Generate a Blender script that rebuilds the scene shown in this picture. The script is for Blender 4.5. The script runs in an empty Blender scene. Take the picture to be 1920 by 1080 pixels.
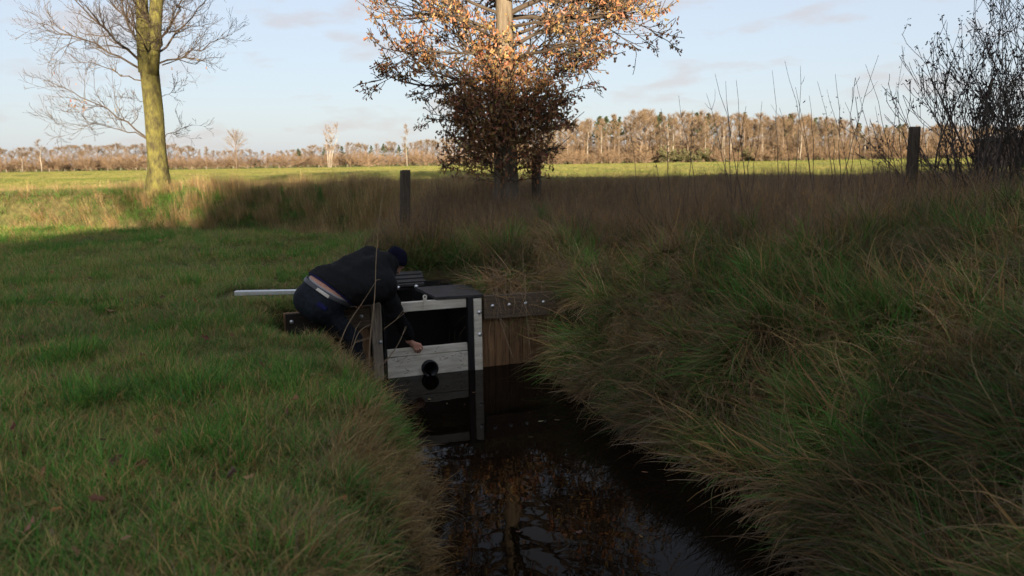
import bpy, math, random
import numpy as np
from mathutils import Vector, Matrix, Euler

S = bpy.context.scene
COL = S.collection
R = math.radians

# ------------------------------------------------------------------ camera, sky, sun, exposure
F_PX = 1440.0                       # focal length in pixels of the 1920 px wide photograph (27 mm)
PITCH = math.atan(239 / 1440); ROLL = R(0.9); CAM_H = 1.55
fw = Vector((0, math.cos(PITCH), -math.sin(PITCH)))
r0 = Vector((1, 0, 0)); u0 = r0.cross(fw)
cr = r0 * math.cos(ROLL) - u0 * math.sin(ROLL)
cu = u0 * math.cos(ROLL) + r0 * math.sin(ROLL)
cam = bpy.data.cameras.new('camera'); camo = bpy.data.objects.new('camera', cam); COL.objects.link(camo)
M = Matrix((cr, cu, -fw)).transposed().to_4x4(); M.translation = Vector((0, 0, CAM_H))
camo.matrix_world = M
cam.sensor_width = 36; cam.lens = 27; cam.clip_start = 0.05; cam.clip_end = 6000
cam.dof.use_dof = True; cam.dof.focus_distance = 8.4; cam.dof.aperture_fstop = 2.1
S.camera = camo

SUN_EL, SUN_SIDE = R(11.0), R(7.0)   # low sun behind the camera, a little to the right
sun_pos = Vector((math.sin(SUN_SIDE) * math.cos(SUN_EL), -math.cos(SUN_SIDE) * math.cos(SUN_EL), math.sin(SUN_EL)))
sl = bpy.data.lights.new('sun', 'SUN'); sl.energy = 5.0; sl.angle = R(0.5); sl.color = (1.0, 0.82, 0.58)
so = bpy.data.objects.new('sun', sl); COL.objects.link(so)
so.rotation_euler = (-sun_pos).to_track_quat('-Z', 'Y').to_euler()

W = bpy.data.worlds.new('World'); S.world = W; W.use_nodes = True
def world():
    nt = W.node_tree; N = nt.nodes; L = nt.links; N.clear()
    out = N.new('ShaderNodeOutputWorld'); bg = N.new('ShaderNodeBackground'); bg.inputs[1].default_value = 0.1
    sky = N.new('ShaderNodeTexSky'); sky.sky_type = 'NISHITA'; sky.sun_disc = False
    sky.sun_elevation = SUN_EL; sky.sun_rotation = math.pi - SUN_SIDE
    sky.altitude = 0; sky.air_density = 1.0; sky.dust_density = 1.2; sky.ozone_density = 2.5
    # thin pinkish clouds low over the horizon
    tc = N.new('ShaderNodeTexCoord'); mp = N.new('ShaderNodeMapping'); mp.inputs['Scale'].default_value = (7.0, 7.0, 26.0)
    mp.inputs['Location'].default_value = (9.1, 3.3, 8.7)
    nz = N.new('ShaderNodeTexNoise'); nz.inputs['Scale'].default_value = 1.1; nz.inputs['Detail'].default_value = 5; nz.inputs['Roughness'].default_value = 0.55
    rp = N.new('ShaderNodeValToRGB'); rp.color_ramp.elements[0].position = 0.54; rp.color_ramp.elements[1].position = 0.66
    mu = N.new('ShaderNodeMath'); mu.operation = 'MULTIPLY'; mu.inputs[1].default_value = 0.42
    mix = N.new('ShaderNodeMix'); mix.data_type = 'RGBA'; mix.inputs['B'].default_value = (1.60, 1.38, 1.30, 1)
    L.new(tc.outputs['Generated'], mp.inputs[0]); L.new(mp.outputs[0], nz.inputs['Vector']); L.new(nz.outputs['Fac'], rp.inputs[0])
    veil = N.new('ShaderNodeMix'); veil.data_type = 'RGBA'; veil.inputs['Factor'].default_value = 0.85; veil.inputs['B'].default_value = (1.44, 1.51, 1.70, 1)   # thin even cirrus veil
    L.new(sky.outputs[0], veil.inputs['A'])
    L.new(rp.outputs[0], mu.inputs[0]); L.new(mu.outputs[0], mix.inputs['Factor']); L.new(veil.outputs['Result'], mix.inputs['A'])
    L.new(mix.outputs['Result'], bg.inputs[0]); L.new(bg.outputs[0], out.inputs[0])
world()
S.view_settings.view_transform = 'Standard'; S.view_settings.look = 'None'
S.view_settings.gamma = 1; S.view_settings.use_curve_mapping = False
S.view_settings.exposure = 2.08
S.cycles.max_bounces = 7; S.cycles.diffuse_bounces = 5; S.cycles.use_adaptive_sampling = True; S.cycles.adaptive_threshold = 0.03; S.cycles.transparent_max_bounces = 4
S.cycles.glossy_bounces = 3; S.cycles.caustics_reflective = False; S.cycles.caustics_refractive = False
try: S.cycles.use_denoising = True
except Exception: pass

# ------------------------------------------------------------------ helpers
rng = np.random.default_rng(7)
random.seed(7)

def at(px, py, y):
    """the point at distance y (world y) seen at pixel (px, py) of the 1920x1080 photograph"""
    d = fw * F_PX + cr * (px - 960) - cu * (py - 540)
    return Vector((0, 0, CAM_H)) + d * (y / d.y)

def atz(px, py, z):
    d = fw * F_PX + cr * (px - 960) - cu * (py - 540)
    return Vector((0, 0, CAM_H)) + d * ((z - CAM_H) / d.z)

def tag(o, label=None, cat=None, group=None, kind=None):
    if label: o['label'] = label
    if cat: o['category'] = cat
    if group: o['group'] = group
    if kind: o['kind'] = kind
    return o

def empty(name, loc=(0, 0, 0), rz=0.0):
    o = bpy.data.objects.new(name, None); COL.objects.link(o)
    o.location = loc; o.rotation_euler = (0, 0, rz); o.empty_display_size = 0.1
    return o

def link(name, me, parent=None):
    o = bpy.data.objects.new(name, me); COL.objects.link(o)
    if parent is not None: o.parent = parent
    return o

def copy_tree(o, parent=None):
    c = o.copy(); COL.objects.link(c); c.parent = parent
    for ch in list(o.children): copy_tree(ch, c)
    return c

class MB:
    """collects pieces of ONE mesh"""
    def __init__(s): s.v = []; s.f = []; s.c = []
    def add(s, v, f, c=None):
        n = len(s.v); s.v.extend([tuple(p) for p in v]); s.f.extend([tuple(i + n for i in q) for q in f])
        s.c.extend([c if c is not None else (1, 1, 1)] * len(v))
    def box(s, x0, x1, y0, y1, z0, z1, c=None, b=0.0):
        if b <= 0:
            v = [(x0,y0,z0),(x1,y0,z0),(x1,y1,z0),(x0,y1,z0),(x0,y0,z1),(x1,y0,z1),(x1,y1,z1),(x0,y1,z1)]
            s.add(v, [(0,3,2,1),(4,5,6,7),(0,1,5,4),(1,2,6,5),(2,3,7,6),(3,0,4,7)], c); return
        xs = (x0, x1); ys = (y0, y1); zs = (z0, z1); v = []; idx = {}
        for i in (0, 1):
            for j in (0, 1):
                for k in (0, 1):
                    sx, sy, sz = (b if i == 0 else -b), (b if j == 0 else -b), (b if k == 0 else -b)
                    idx[i,j,k,0] = len(v); v.append((xs[i], ys[j]+sy, zs[k]+sz))
                    idx[i,j,k,1] = len(v); v.append((xs[i]+sx, ys[j], zs[k]+sz))
                    idx[i,j,k,2] = len(v); v.append((xs[i]+sx, ys[j]+sy, zs[k]))
        f = []
        I = lambda a, i, j, k: idx[i,j,k,a]
        for i in (0,1):
            q = [I(0,i,0,0),I(0,i,1,0),I(0,i,1,1),I(0,i,0,1)]; f.append(q if i else q[::-1])
            q = [I(1,0,i,0),I(1,1,i,0),I(1,1,i,1),I(1,0,i,1)]; f.append(q[::-1] if i else q)
            q = [I(2,0,0,i),I(2,1,0,i),I(2,1,1,i),I(2,0,1,i)]; f.append(q if i else q[::-1])
        for i in (0,1):
            for j in (0,1):
                f.append([I(0,i,j,0),I(0,i,j,1),I(1,i,j,1),I(1,i,j,0)])
                f.append([I(0,i,0,j),I(0,i,1,j),I(2,i,1,j),I(2,i,0,j)])
                f.append([I(1,0,i,j),I(1,1,i,j),I(2,1,i,j),I(2,0,i,j)])
                for k in (0,1): f.append([I(0,i,j,k),I(1,i,j,k),I(2,i,j,k)])
        s.add(v, f, c)
    def tube(s, pts, rad, n=6, c=None, cap=True):
        pts = [Vector(p) for p in pts]; m = len(pts)
        if not hasattr(rad, '__len__'): rad = [rad] * m
        t = (pts[1] - pts[0]).normalized()
        a = Vector((1, 0, 0)) if abs(t.x) < 0.8 else Vector((0, 1, 0))
        nrm = (a - t * a.dot(t)).normalized(); v = []
        for i in range(m):
            t = (pts[min(i+1, m-1)] - pts[max(i-1, 0)])
            if t.length < 1e-9: t = Vector((0, 0, 1))
            t.normalize(); nrm = nrm - t * nrm.dot(t)
            if nrm.length < 1e-6: nrm = t.orthogonal()
            nrm.normalize(); bn = t.cross(nrm)
            for k in range(n):
                w = 2 * math.pi * k / n
                v.append(pts[i] + (nrm * math.cos(w) + bn * math.sin(w)) * rad[i])
        f = [(i*n+k, i*n+(k+1) % n, (i+1)*n+(k+1) % n, (i+1)*n+k) for i in range(m-1) for k in range(n)]
        if cap:
            f.append(tuple(range(n))[::-1]); f.append(tuple((m-1)*n+k for k in range(n)))
        s.add(v, f, c)
    def mesh(s, name, mat, smooth=False):
        me = bpy.data.meshes.new(name); me.from_pydata(s.v, [], s.f)
        if mat is not None: me.materials.append(mat)
        a = me.color_attributes.new('col', 'FLOAT_COLOR', 'POINT')
        c = np.ones((len(s.v), 4), dtype=np.float32); c[:, :3] = np.array(s.c, dtype=np.float32).reshape(-1, 3)
        a.data.foreach_set('color', c.ravel())
        if smooth: me.polygons.foreach_set('use_smooth', [True] * len(me.polygons))
        me.update(); return me
    def build(s, name, mat, parent=None, smooth=False):
        return link(name, s.mesh(name, mat, smooth), parent)

def np_mesh(name, V, T, mat, col=None, smooth=False):
    """mesh from numpy arrays: vertices, and triangles or quads"""
    V = np.asarray(V, np.float32); T = np.asarray(T, np.int32); k = T.shape[1]
    me = bpy.data.meshes.new(name)
    me.vertices.add(len(V)); me.vertices.foreach_set('co', V.ravel())
    me.loops.add(T.size); me.loops.foreach_set('vertex_index', T.ravel())
    me.polygons.add(len(T)); me.polygons.foreach_set('loop_start', np.arange(0, T.size, k, dtype=np.int32))
    me.polygons.foreach_set('loop_total', np.full(len(T), k, np.int32))
    if smooth: me.polygons.foreach_set('use_smooth', np.ones(len(T), bool))
    if mat is not None: me.materials.append(mat)
    if col is not None:
        a = me.color_attributes.new('col', 'FLOAT_COLOR', 'POINT')
        c = np.ones((len(V), 4), np.float32); c[:, :3] = col; a.data.foreach_set('color', c.ravel())
    me.update(calc_edges=True); me.validate(); return me

# value noise
_H = rng.random((256, 256)).astype(np.float64)
def vn(x, y, s=1.0, o=0):
    x = np.asarray(x, float) / s + 17.3 * o; y = np.asarray(y, float) / s + 9.1 * o
    xi = np.floor(x).astype(int); yi = np.floor(y).astype(int); fx = x - xi; fy = y - yi
    fx = fx*fx*(3-2*fx); fy = fy*fy*(3-2*fy)
    g = lambda i, j: _H[i & 255, j & 255]
    return (g(xi,yi)*(1-fx)+g(xi+1,yi)*fx)*(1-fy)+(g(xi,yi+1)*(1-fx)+g(xi+1,yi+1)*fx)*fy
def fbm(x, y, s=1.0, o=0, n=3):
    t = 0; a = 0.5; w = 0
    for k in range(n): t = t + a*vn(x, y, s/2**k, o+k*3); w += a; a *= 0.5
    return t / w
def sst(a, b, x):
    t = np.clip((np.asarray(x, float)-a)/(b-a), 0, 1); return t*t*(3-2*t)

# ------------------------------------------------------------------ materials
def new_mat(name):
    m = bpy.data.materials.new(name); m.use_nodes = True
    nt = m.node_tree; b = nt.nodes['Principled BSDF']; return m, nt, b

def mat(name, c, rough=0.6, metal=0.0, spec=0.4, var=0.25, scale=6.0, bump=0.0, bscale=30.0, stretch=(1,1,1), c2=None, attr=False):
    m, nt, b = new_mat(name); N = nt.nodes; L = nt.links
    b.inputs['Roughness'].default_value = rough; b.inputs['Metallic'].default_value = metal
    b.inputs['Specular IOR Level'].default_value = spec
    tc = N.new('ShaderNodeTexCoord'); mp = N.new('ShaderNodeMapping'); mp.inputs['Scale'].default_value = stretch
    L.new(tc.outputs['Object'], mp.inputs[0])
    nz = N.new('ShaderNodeTexNoise'); nz.inputs['Scale'].default_value = scale; nz.inputs['Detail'].default_value = 6; nz.inputs['Roughness'].default_value = 0.65
    L.new(mp.outputs[0], nz.inputs['Vector'])
    rp = N.new('ShaderNodeValToRGB'); e = rp.color_ramp.elements
    c2 = c2 or tuple(min(1, v*(1+var)) for v in c); c1 = tuple(v*(1-var) for v in c) if c2 is None or var else c
    e[0].position = 0.32; e[1].position = 0.68; e[0].color = (*c1, 1); e[1].color = (*c2, 1)
    L.new(nz.outputs['Fac'], rp.inputs[0]); last = rp.outputs[0]
    if attr:
        at_ = N.new('ShaderNodeAttribute'); at_.attribute_name = 'col'
        mx = N.new('ShaderNodeMix'); mx.data_type = 'RGBA'; mx.blend_type = 'MULTIPLY'; mx.inputs['Factor'].default_value = 1
        L.new(last, mx.inputs['A']); L.new(at_.outputs['Color'], mx.inputs['B']); last = mx.outputs['Result']
    L.new(last, b.inputs['Base Color'])
    if bump > 0:
        n2 = N.new('ShaderNodeTexNoise'); n2.inputs['Scale'].default_value = bscale; n2.inputs['Detail'].default_value = 6
        L.new(mp.outputs[0], n2.inputs['Vector'])
        bp = N.new('ShaderNodeBump'); bp.inputs['Strength'].default_value = bump; bp.inputs['Distance'].default_value = 0.02
        L.new(n2.outputs['Fac'], bp.inputs['Height']); L.new(bp.outputs[0], b.inputs['Normal'])
    return m

def leaf_mat(name, inst=True, trans=0.3, rough=0.6, spec=0.2):
    """thin vegetation: own vertex colour times the tint of the single plant"""
    m, nt, b = new_mat(name); N = nt.nodes; L = nt.links
    a = N.new('ShaderNodeAttribute'); a.attribute_name = 'col'; last = a.outputs['Color']
    if inst:
        t = N.new('ShaderNodeAttribute'); t.attribute_name = 'tint'; t.attribute_type = 'INSTANCER'
        mx = N.new('ShaderNodeMix'); mx.data_type = 'RGBA'; mx.blend_type = 'MULTIPLY'; mx.inputs['Factor'].default_value = 1
        L.new(last, mx.inputs['A']); L.new(t.outputs['Color'], mx.inputs['B']); last = mx.outputs['Result']
    b.inputs['Roughness'].default_value = rough; b.inputs['Specular IOR Level'].default_value = spec
    L.new(last, b.inputs['Base Color'])
    if trans > 0:
        tr = N.new('ShaderNodeBsdfTranslucent'); ms = N.new('ShaderNodeMixShader'); ms.inputs[0].default_value = trans
        L.new(last, tr.inputs['Color']); L.new(b.outputs[0], ms.inputs[1]); L.new(tr.outputs[0], ms.inputs[2])
        L.new(ms.outputs[0], N['Material Output'].inputs['Surface'])
    return m

GRASS = leaf_mat('grass_blade', trans=.45)
LEAF = leaf_mat('oak_leaf', inst=False, trans=0.25)
TWIG = leaf_mat('twig', inst=False, trans=0.0, rough=0.8)

# ------------------------------------------------------------------ ground form
ALPHA = R(18.8)
UX = np.array([math.cos(ALPHA), math.sin(ALPHA)]); NX = np.array([math.sin(ALPHA), -math.cos(ALPHA)])
W0 = np.array([-1.45, 8.41])
WATER_Z = -0.85
def wl(x, y):                                  # weir frame: along the wall, towards the viewer
    dx = np.asarray(x, float)-W0[0]; dy = np.asarray(y, float)-W0[1]
    return dx*UX[0]+dy*UX[1], dx*NX[0]+dy*NX[1]
_cy = [-5, 3.0, 4.1, 5.2, 6.5, 7.5, 8.7]; _cx = [0.62, 0.58, 0.53, 0.42, 0.02, -0.30, -0.62]
def xc(y): return np.interp(y, _cy, _cx)
def height(x, y, lumps=True):
    x = np.asarray(x, float); y = np.asarray(y, float)
    X, f = wl(x, y); s = x - xc(y)
    # --- base land
    zr = np.interp(s, [-30, 1.0, 2.0, 3.0, 4.5, 8, 30], [0, 0, 0.08, 0.42, 0.62, 0.75, 0.8])
    zb = np.interp(y, [8.6, 9.2, 10.5, 12.5, 16, 20], [0.0, 0.08, 0.2, 0.38, 0.62, 0.8])
    right = sst(-3.6, -1.4, x)
    z_near = zr
    back = sst(8.4, 10.5, y)
    z_c = np.maximum(zr*(1-0.0*back), zb*right*back)
    z = z_near*(1-back) + z_c*back
    # --- second ditch and its far bank, left of the fence post
    yn = np.clip(16.8 + (-3.2 - x)*0.31, 15.6, 19.9)
    yf = 21.9 + 0.25*np.sin(x*0.6)
    lft = 1-right
    dz = np.interp((y-yn), [-1.0, 0.0, 0.7, 1.1], [0, 0, -0.55, -0.75])
    u = np.clip((y-(yn+1.0))/np.maximum(yf-(yn+1.0), 0.3), 0, 1)
    zd = np.where(y < yn+1.0, dz, -0.75 + (0.82+0.75)*sst(0, 1, u)**0.8)
    z = z*(1-lft*sst(14.5, 15.5, y)) + zd*lft*sst(14.5, 15.5, y)
    # --- the wide field behind
    zfld = 0.82 - 0.95*sst(24, 330, y)
    k = sst(21.0, 23.5, y); z = z*(1-k) + zfld*k
    # --- main channel in front of the weir
    sl_ = s+.26*sst(4.8, 6.3, y)
    pl = np.interp(sl_, [-30, -1.75, -1.4, -1.15, -0.98, -0.8], [0, 0, -0.06, -0.42, -0.92, -1.3])
    sr_ = s-.26*(1-sst(4.8, 7.2, y))-.04
    pr = np.interp(sr_, [0.75, 0.95, 1.3, 2.0, 2.6, 6], [-1.3, -0.88, -0.48, 0.05, 0.3, 0.9])
    prof = np.where(s < 0, pl, np.minimum(pr, 1.2))
    ch = sst(1.7, 2.6, y) * sst(-0.20, -0.07, f) * (y < 10.2)
    z = np.where(s > 0.0, z*(1-ch) + np.minimum(prof, z)*ch, z + np.minimum(prof, 0)*ch)
    # hollow in front of the left wing wall, where the man stands
    hol = sst(-1.35, -1.0, X)*(1-sst(-0.1, 0.3, X))*sst(-0.20, -0.07, f)*(1-sst(0.35, 1.5, f))
    z = np.minimum(z, z*(1-hol) + (-0.52)*hol)
    mound = np.clip((X-1.95)*3.0-.85, -.95, .02)-.25*np.clip(f, 0, 2)
    z = np.where((X > 1.95) & (X < 3.2) & (f > .05) & (f < 1.3), np.maximum(z, mound), z)
    # the chamber behind the gate
    cham = (X > -0.1) & (X < 1.06) & (f < 0.06) & (f > -1.25)
    z = np.where(cham, -1.3, z)
    if lumps:
        lf = (1-sst(40, 90, y))
        amp = 0.035 + 0.10*sst(1.0, 1.9, s)*(y < 14)
        z = z + lf*amp*(fbm(x, y, 0.9, 1)-0.5)*2*np.where(s > -1.0, 1, 1)*(1-((np.abs(s) < 1.0) & (f > 0)).astype(float))
        z = z + lf*0.06*(fbm(x, y, 3.2, 5)-0.5)
    return np.where(cham, -1.3, z)

def slope(x, y, e=0.15):
    gx = (height(x+e, y)-height(x-e, y))/(2*e); gy = (height(x, y+e)-height(x, y-e))/(2*e)
    return gx, gy

def axis(lo, hi, step, far_lo, far_hi):
    a = list(np.arange(lo, hi+1e-6, step)); d = step
    while a[-1] < far_hi: d *= 1.16; a.append(a[-1]+d)
    d = step
    while a[0] > far_lo: d *= 1.16; a.insert(0, a[0]-d)
    return np.array(a)

def build_ground():
    xs = axis(-15, 13, 0.09, -2600, 2600); ys = axis(-1, 25, 0.09, -400, 4200)
    X, Y = np.meshgrid(xs, ys); Z = height(X, Y)
    n, m = len(xs), len(ys)
    V = np.stack([X.ravel(), Y.ravel(), Z.ravel()], 1)
    i = np.arange(m-1)[:, None]*n + np.arange(n-1)[None, :]
    Q = np.stack([i, i+1, i+1+n, i+n], -1).reshape(-1, 4)
    x, y = V[:, 0], V[:, 1]; s = x-xc(y); _, f = wl(x, y)
    soil = np.array([0.035, 0.028, 0.018]); thatch = np.array([0.075, 0.06, 0.03]); turf = np.array([0.045, 0.062, 0.018])
    field = np.array([0.12, 0.145, 0.035]); pale = np.array([0.24, 0.21, 0.085])
    a = fbm(x, y, 0.6, 2)[:, None]
    c = turf*(1-a)+thatch*a
    rb = (sst(1.0, 1.6, s)*(1-sst(20, 22, y)))[:, None]; c = c*(1-rb)+(thatch*0.6+soil*0.5)*rb
    low = sst(-0.25, -0.7, V[:, 2])[:, None]; c = c*(1-low)+soil*0.7*low
    st = np.clip((fbm(x*0.12, y, 9.0, 8)-0.52)*5, 0, 1)[:, None]*0.75
    fc = field*(1-st)+pale*st; k = sst(22, 26, y)[:, None]; c = c*(1-k)+fc*k
    m_, nt, b = new_mat('ground_soil'); N = nt.nodes; L = nt.links
    at_ = N.new('ShaderNodeAttribute'); at_.attribute_name = 'col'
    tc = N.new('ShaderNodeTexCoord'); nz = N.new('ShaderNodeTexNoise'); nz.inputs['Scale'].default_value = 9; nz.inputs['Detail'].default_value = 8
    L.new(tc.outputs['Object'], nz.inputs['Vector'])
    rp = N.new('ShaderNodeValToRGB'); rp.color_ramp.elements[0].color = (.55,.55,.55,1); rp.color_ramp.elements[1].color = (1.35,1.3,1.2,1)
    rp.color_ramp.elements[0].position = .3; rp.color_ramp.elements[1].position = .7
    mx = N.new('ShaderNodeMix'); mx.data_type = 'RGBA'; mx.blend_type = 'MULTIPLY'; mx.inputs['Factor'].default_value = 1
    L.new(nz.outputs['Fac'], rp.inputs[0]); L.new(at_.outputs['Color'], mx.inputs['A']); L.new(rp.outputs[0], mx.inputs['B'])
    L.new(mx.outputs['Result'], b.inputs['Base Color']); b.inputs['Roughness'].default_value = .95; b.inputs['Specular IOR Level'].default_value = .1
    bp = N.new('ShaderNodeBump'); bp.inputs['Strength'].default_value = .6; bp.inputs['Distance'].default_value = .03
    L.new(nz.outputs['Fac'], bp.inputs['Height']); L.new(bp.outputs[0], b.inputs['Normal'])
    o = link('ground', np_mesh('ground', V, Q, m_, c, True)); tag(o, 'grassy land with a ditch cut through it and a flat field beyond', None, None, 'structure')
build_ground()

def build_water():
    m, nt, b = new_mat('dark_water'); N = nt.nodes; L = nt.links
    b.inputs['Base Color'].default_value = (0.004, 0.0026, 0.0016, 1); b.inputs['Roughness'].default_value = 0.015
    b.inputs['IOR'].default_value = 1.12; b.inputs['Specular IOR Level'].default_value = 0.5
    tc = N.new('ShaderNodeTexCoord'); nz = N.new('ShaderNodeTexNoise'); nz.inputs['Scale'].default_value = 2.2; nz.inputs['Detail'].default_value = 3
    L.new(tc.outputs['Object'], nz.inputs['Vector'])
    bp = N.new('ShaderNodeBump'); bp.inputs['Strength'].default_value = .045; bp.inputs['Distance'].default_value = .05
    L.new(nz.outputs['Fac'], bp.inputs['Height']); L.new(bp.outputs[0], b.inputs['Normal'])
    xs = np.arange(-2.6, 3.41, 0.25); ys = np.arange(1.6, 10.4, 0.25); X, Y = np.meshgrid(xs, ys); n, k = len(xs), len(ys)
    V = np.stack([X.ravel(), Y.ravel(), np.full(X.size, WATER_Z)], 1)
    i = np.arange(k-1)[:, None]*n+np.arange(n-1)[None, :]
    o = link('water', np_mesh('water', V, np.stack([i, i+1, i+1+n, i+n], -1).reshape(-1, 4), m)); tag(o, 'still dark peaty water in the ditch below the weir', None, None, 'structure')
build_water()
#@@PART2

# ------------------------------------------------------------------ the weir
WOOD_GREY = mat('weathered_grey_wood', (0.115, 0.084, 0.059), .85, spec=.2, var=.35, scale=3.5, bump=.5, bscale=14, stretch=(1.2, 8, 14))
WOOD_SHADE = mat('shaded_wood', (0.030, 0.024, 0.019), .85, spec=.2, var=.4, scale=4, bump=.4, stretch=(1.2, 8, 14))  # plank wood with the deep shade beneath the man put into its colour
WOOD_POST = mat('weathered_post_wood', (0.27, 0.225, 0.175), .85, spec=.2, var=.4, scale=4, bump=.5, bscale=14, stretch=(12, 12, 1.1))
WOOD_BROWN = mat('wet_brown_wood', (0.175, 0.098, 0.048), .6, spec=.35, var=.55, scale=3.0, bump=.4, bscale=12, stretch=(11, 8, .9))
WHITE_PLASTIC = mat('dirty_white_plastic', (0.50, 0.455, 0.37), .5, spec=.4, c2=(0.68, 0.635, 0.54), var=.15, scale=5, bump=.15, bscale=20, stretch=(.8, 3, 5))
BLACK_PLASTIC = mat('black_plastic', (0.012, 0.012, 0.013), .45, spec=.4, var=.3, scale=6, bump=.1)
GREY_PLASTIC = mat('dusty_black_plastic', (0.035, 0.034, 0.035), .6, spec=.35, var=.4, scale=7, bump=.25)
LID_WOOD = mat('grey_lid_board', (0.045, 0.043, 0.041), .8, spec=.25, var=.4, scale=4, bump=.4, stretch=(1, 9, 9))
STEEL = mat('galvanised_steel', (0.72, 0.72, 0.72), .3, metal=.85, spec=.5, var=.12, scale=30)
ALU = mat('aluminium', (0.50, 0.51, 0.52), .42, metal=.6, spec=.5, var=.12, scale=9, stretch=(.4, 5, 5), bump=.1)
MUD = mat('mud_smear', (0.10, 0.085, 0.05), .9, var=.4)

def dome(x, y0, z, r, h, n=10, rings=3):
    """bolt head facing the viewer (local -Y)"""
    v = []; f = []
    for k in range(rings):
        w = k/rings*math.pi/2
        for i in range(n): v.append((x+r*math.cos(w)*math.cos(2*math.pi*i/n), y0-h*math.sin(w), z+r*math.cos(w)*math.sin(2*math.pi*i/n)))
    v.append((x, y0-h, z))
    for k in range(rings-1):
        for i in range(n): f.append((k*n+i, k*n+(i+1) % n, (k+1)*n+(i+1) % n, (k+1)*n+i))
    for i in range(n): f.append(((rings-1)*n+i, (rings-1)*n+(i+1) % n, rings*n))
    return v, f
def bolt(x, y0, z, parent, r=.017, h=.012):
    m = MB(); v, f = dome(x, y0, z, r, h); m.add(v, f)
    # washer
    n = 12; vv = []
    for q in (0, .004):
        for i in range(n): vv.append((x+r*1.45*math.cos(2*math.pi*i/n), y0-q, z+r*1.45*math.sin(2*math.pi*i/n)))
    m.add(vv, [(i, (i+1) % n, n+(i+1) % n, n+i) for i in range(n)]+[tuple(range(n, 2*n))])
    return m.build('bolt', STEEL, parent, True)

def plank(name, x0, x1, y0, y1, z0, z1, mt, parent, b=.006, sag=0.0, tilt=0.0):
    m = MB(); m.box(x0, x1, y0, y1, z0, z1, b=b)
    m.v = [(p[0]+tilt*(p[2]-z0), p[1], p[2]+sag*(p[0]-x0)) for p in m.v]
    return m.build(name, mt, parent)

weir = empty('weir', (W0[0], W0[1], 0), ALPHA)
tag(weir, 'small ditch weir with white boards in a black frame where the man reaches down', 'weir')
def build_weir():
    p = weir
    plank('post', -.135, -.02, -.075, .03, -1.35, .035, WOOD_POST, p, b=.012)
    # right: black guide channel and white strip with bolts
    m = MB(); m.box(.965, 1.028, -.085, -.045, -1.35, .02, b=.004); m.box(.965, .985, -.044, .04, -1.35, .02); m.build('guide_channel', BLACK_PLASTIC, p)
    m = MB(); m.box(.0, .022, -.06, .04, -1.35, .0); m.build('guide_channel', BLACK_PLASTIC, p)
    sp = plank('guide_strip', 1.034, 1.128, -.09, -.05, -1.3, -.005, WHITE_PLASTIC, p, b=.004)
    for z in (-.17, -.43): bolt(1.10, -.09, z, sp, .017, .014)
    bolt(1.10, -.09, -.68, sp, .008, .006)
    bolt(-.045, -.075, -.42, p, .016, .012)
    # top beam with the lifting eye
    bm_ = plank('top_beam', .03, .958, -.05, .02, -.105, .0, WHITE_PLASTIC, p, b=.005)
    m = MB(); n = 14; ro, ri, zc, xq = .026, .011, .052, .475; y0, y1 = -.062, -.052
    ring = lambda r, y: [(xq+r*math.cos(2*math.pi*i/n), y, zc+r*math.sin(2*math.pi*i/n)) for i in range(n)]
    v = ring(ro, y0)+ring(ri, y0)+ring(ro, y1)+ring(ri, y1); f = []
    for i in range(n):
        j = (i+1) % n
        f += [(i, j, n+j, n+i), (2*n+i, 3*n+i, 3*n+j, 2*n+j), (i, 2*n+i, 2*n+j, j), (n+i, n+j, 3*n+j, 3*n+i)]
    m.add(v, f); m.box(xq-.022, xq+.022, y0, y1, -.075, zc-.021); m.build('lifting_eye', WHITE_PLASTIC, p)
    # black chamber behind the opening
    for nm, q in (('chamber_wall', (-.10, -.02, .031, 1.2, -1.4, -.02)), ('chamber_wall', (1.03, 1.10, .0, 1.2, -1.4, .0)), ('chamber_wall', (-.1, 1.1, 1.2, 1.25, -1.4, .03))):
        m = MB(); m.box(*q); m.build(nm, BLACK_PLASTIC, p)
    m = MB(); m.box(-.02, 1.03, .0, 1.2, -1.38, -1.3); m.build('chamber_floor', BLACK_PLASTIC, p)
    # top: cover plate right, folded lid behind, rim left
    m = MB(); m.add([(.60,-.055,.012),(1.145,-.10,.012),(1.16,.58,.03),(.50,.58,.03),(.60,-.055,.04),(1.145,-.10,.04),(1.16,.58,.065),(.50,.58,.065)],
                    [(0,3,2,1),(4,5,6,7),(0,1,5,4),(1,2,6,5),(2,3,7,6),(3,0,4,7)]); m.build('cover_plate', GREY_PLASTIC, p)
    m = MB(); m.box(-.2, .48, .66, 1.18, .02, .06, b=.008); m.build('chamber_rim', BLACK_PLASTIC, p)
    lid = MB(); lid.add([(-.25,.62,.075),(.62,.62,.075),(.72,1.16,.15),(-.2,1.16,.15),(-.25,.62,.10),(.62,.62,.10),(.70,1.16,.18),(-.2,1.16,.18)],
                        [(0,3,2,1),(4,5,6,7),(0,1,5,4),(1,2,6,5),(2,3,7,6),(3,0,4,7)])
    lo = lid.build('lid', LID_WOOD, p)
    for i, y in enumerate((.70, .86, 1.02)):
        m = MB(); z = .10+(y-.62)*.148; m.box(-.22, .66, y-.035, y+.035, z+.002, z+.014, b=.005); m.build('lid_rib', LID_WOOD, lo)
    for x in (.06, .30, .52): 
        b_ = bolt(x, .615, .066, p, .016, .012)
    m = MB(); m.box(-.085, -.03, -.06, .0, .036, .05, b=.004); m.tube([(-.058,-.03,.05),(-.058,-.03,.085)], [.018,.012], 8); m.build('bracket', STEEL, p)
build_weir()

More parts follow.
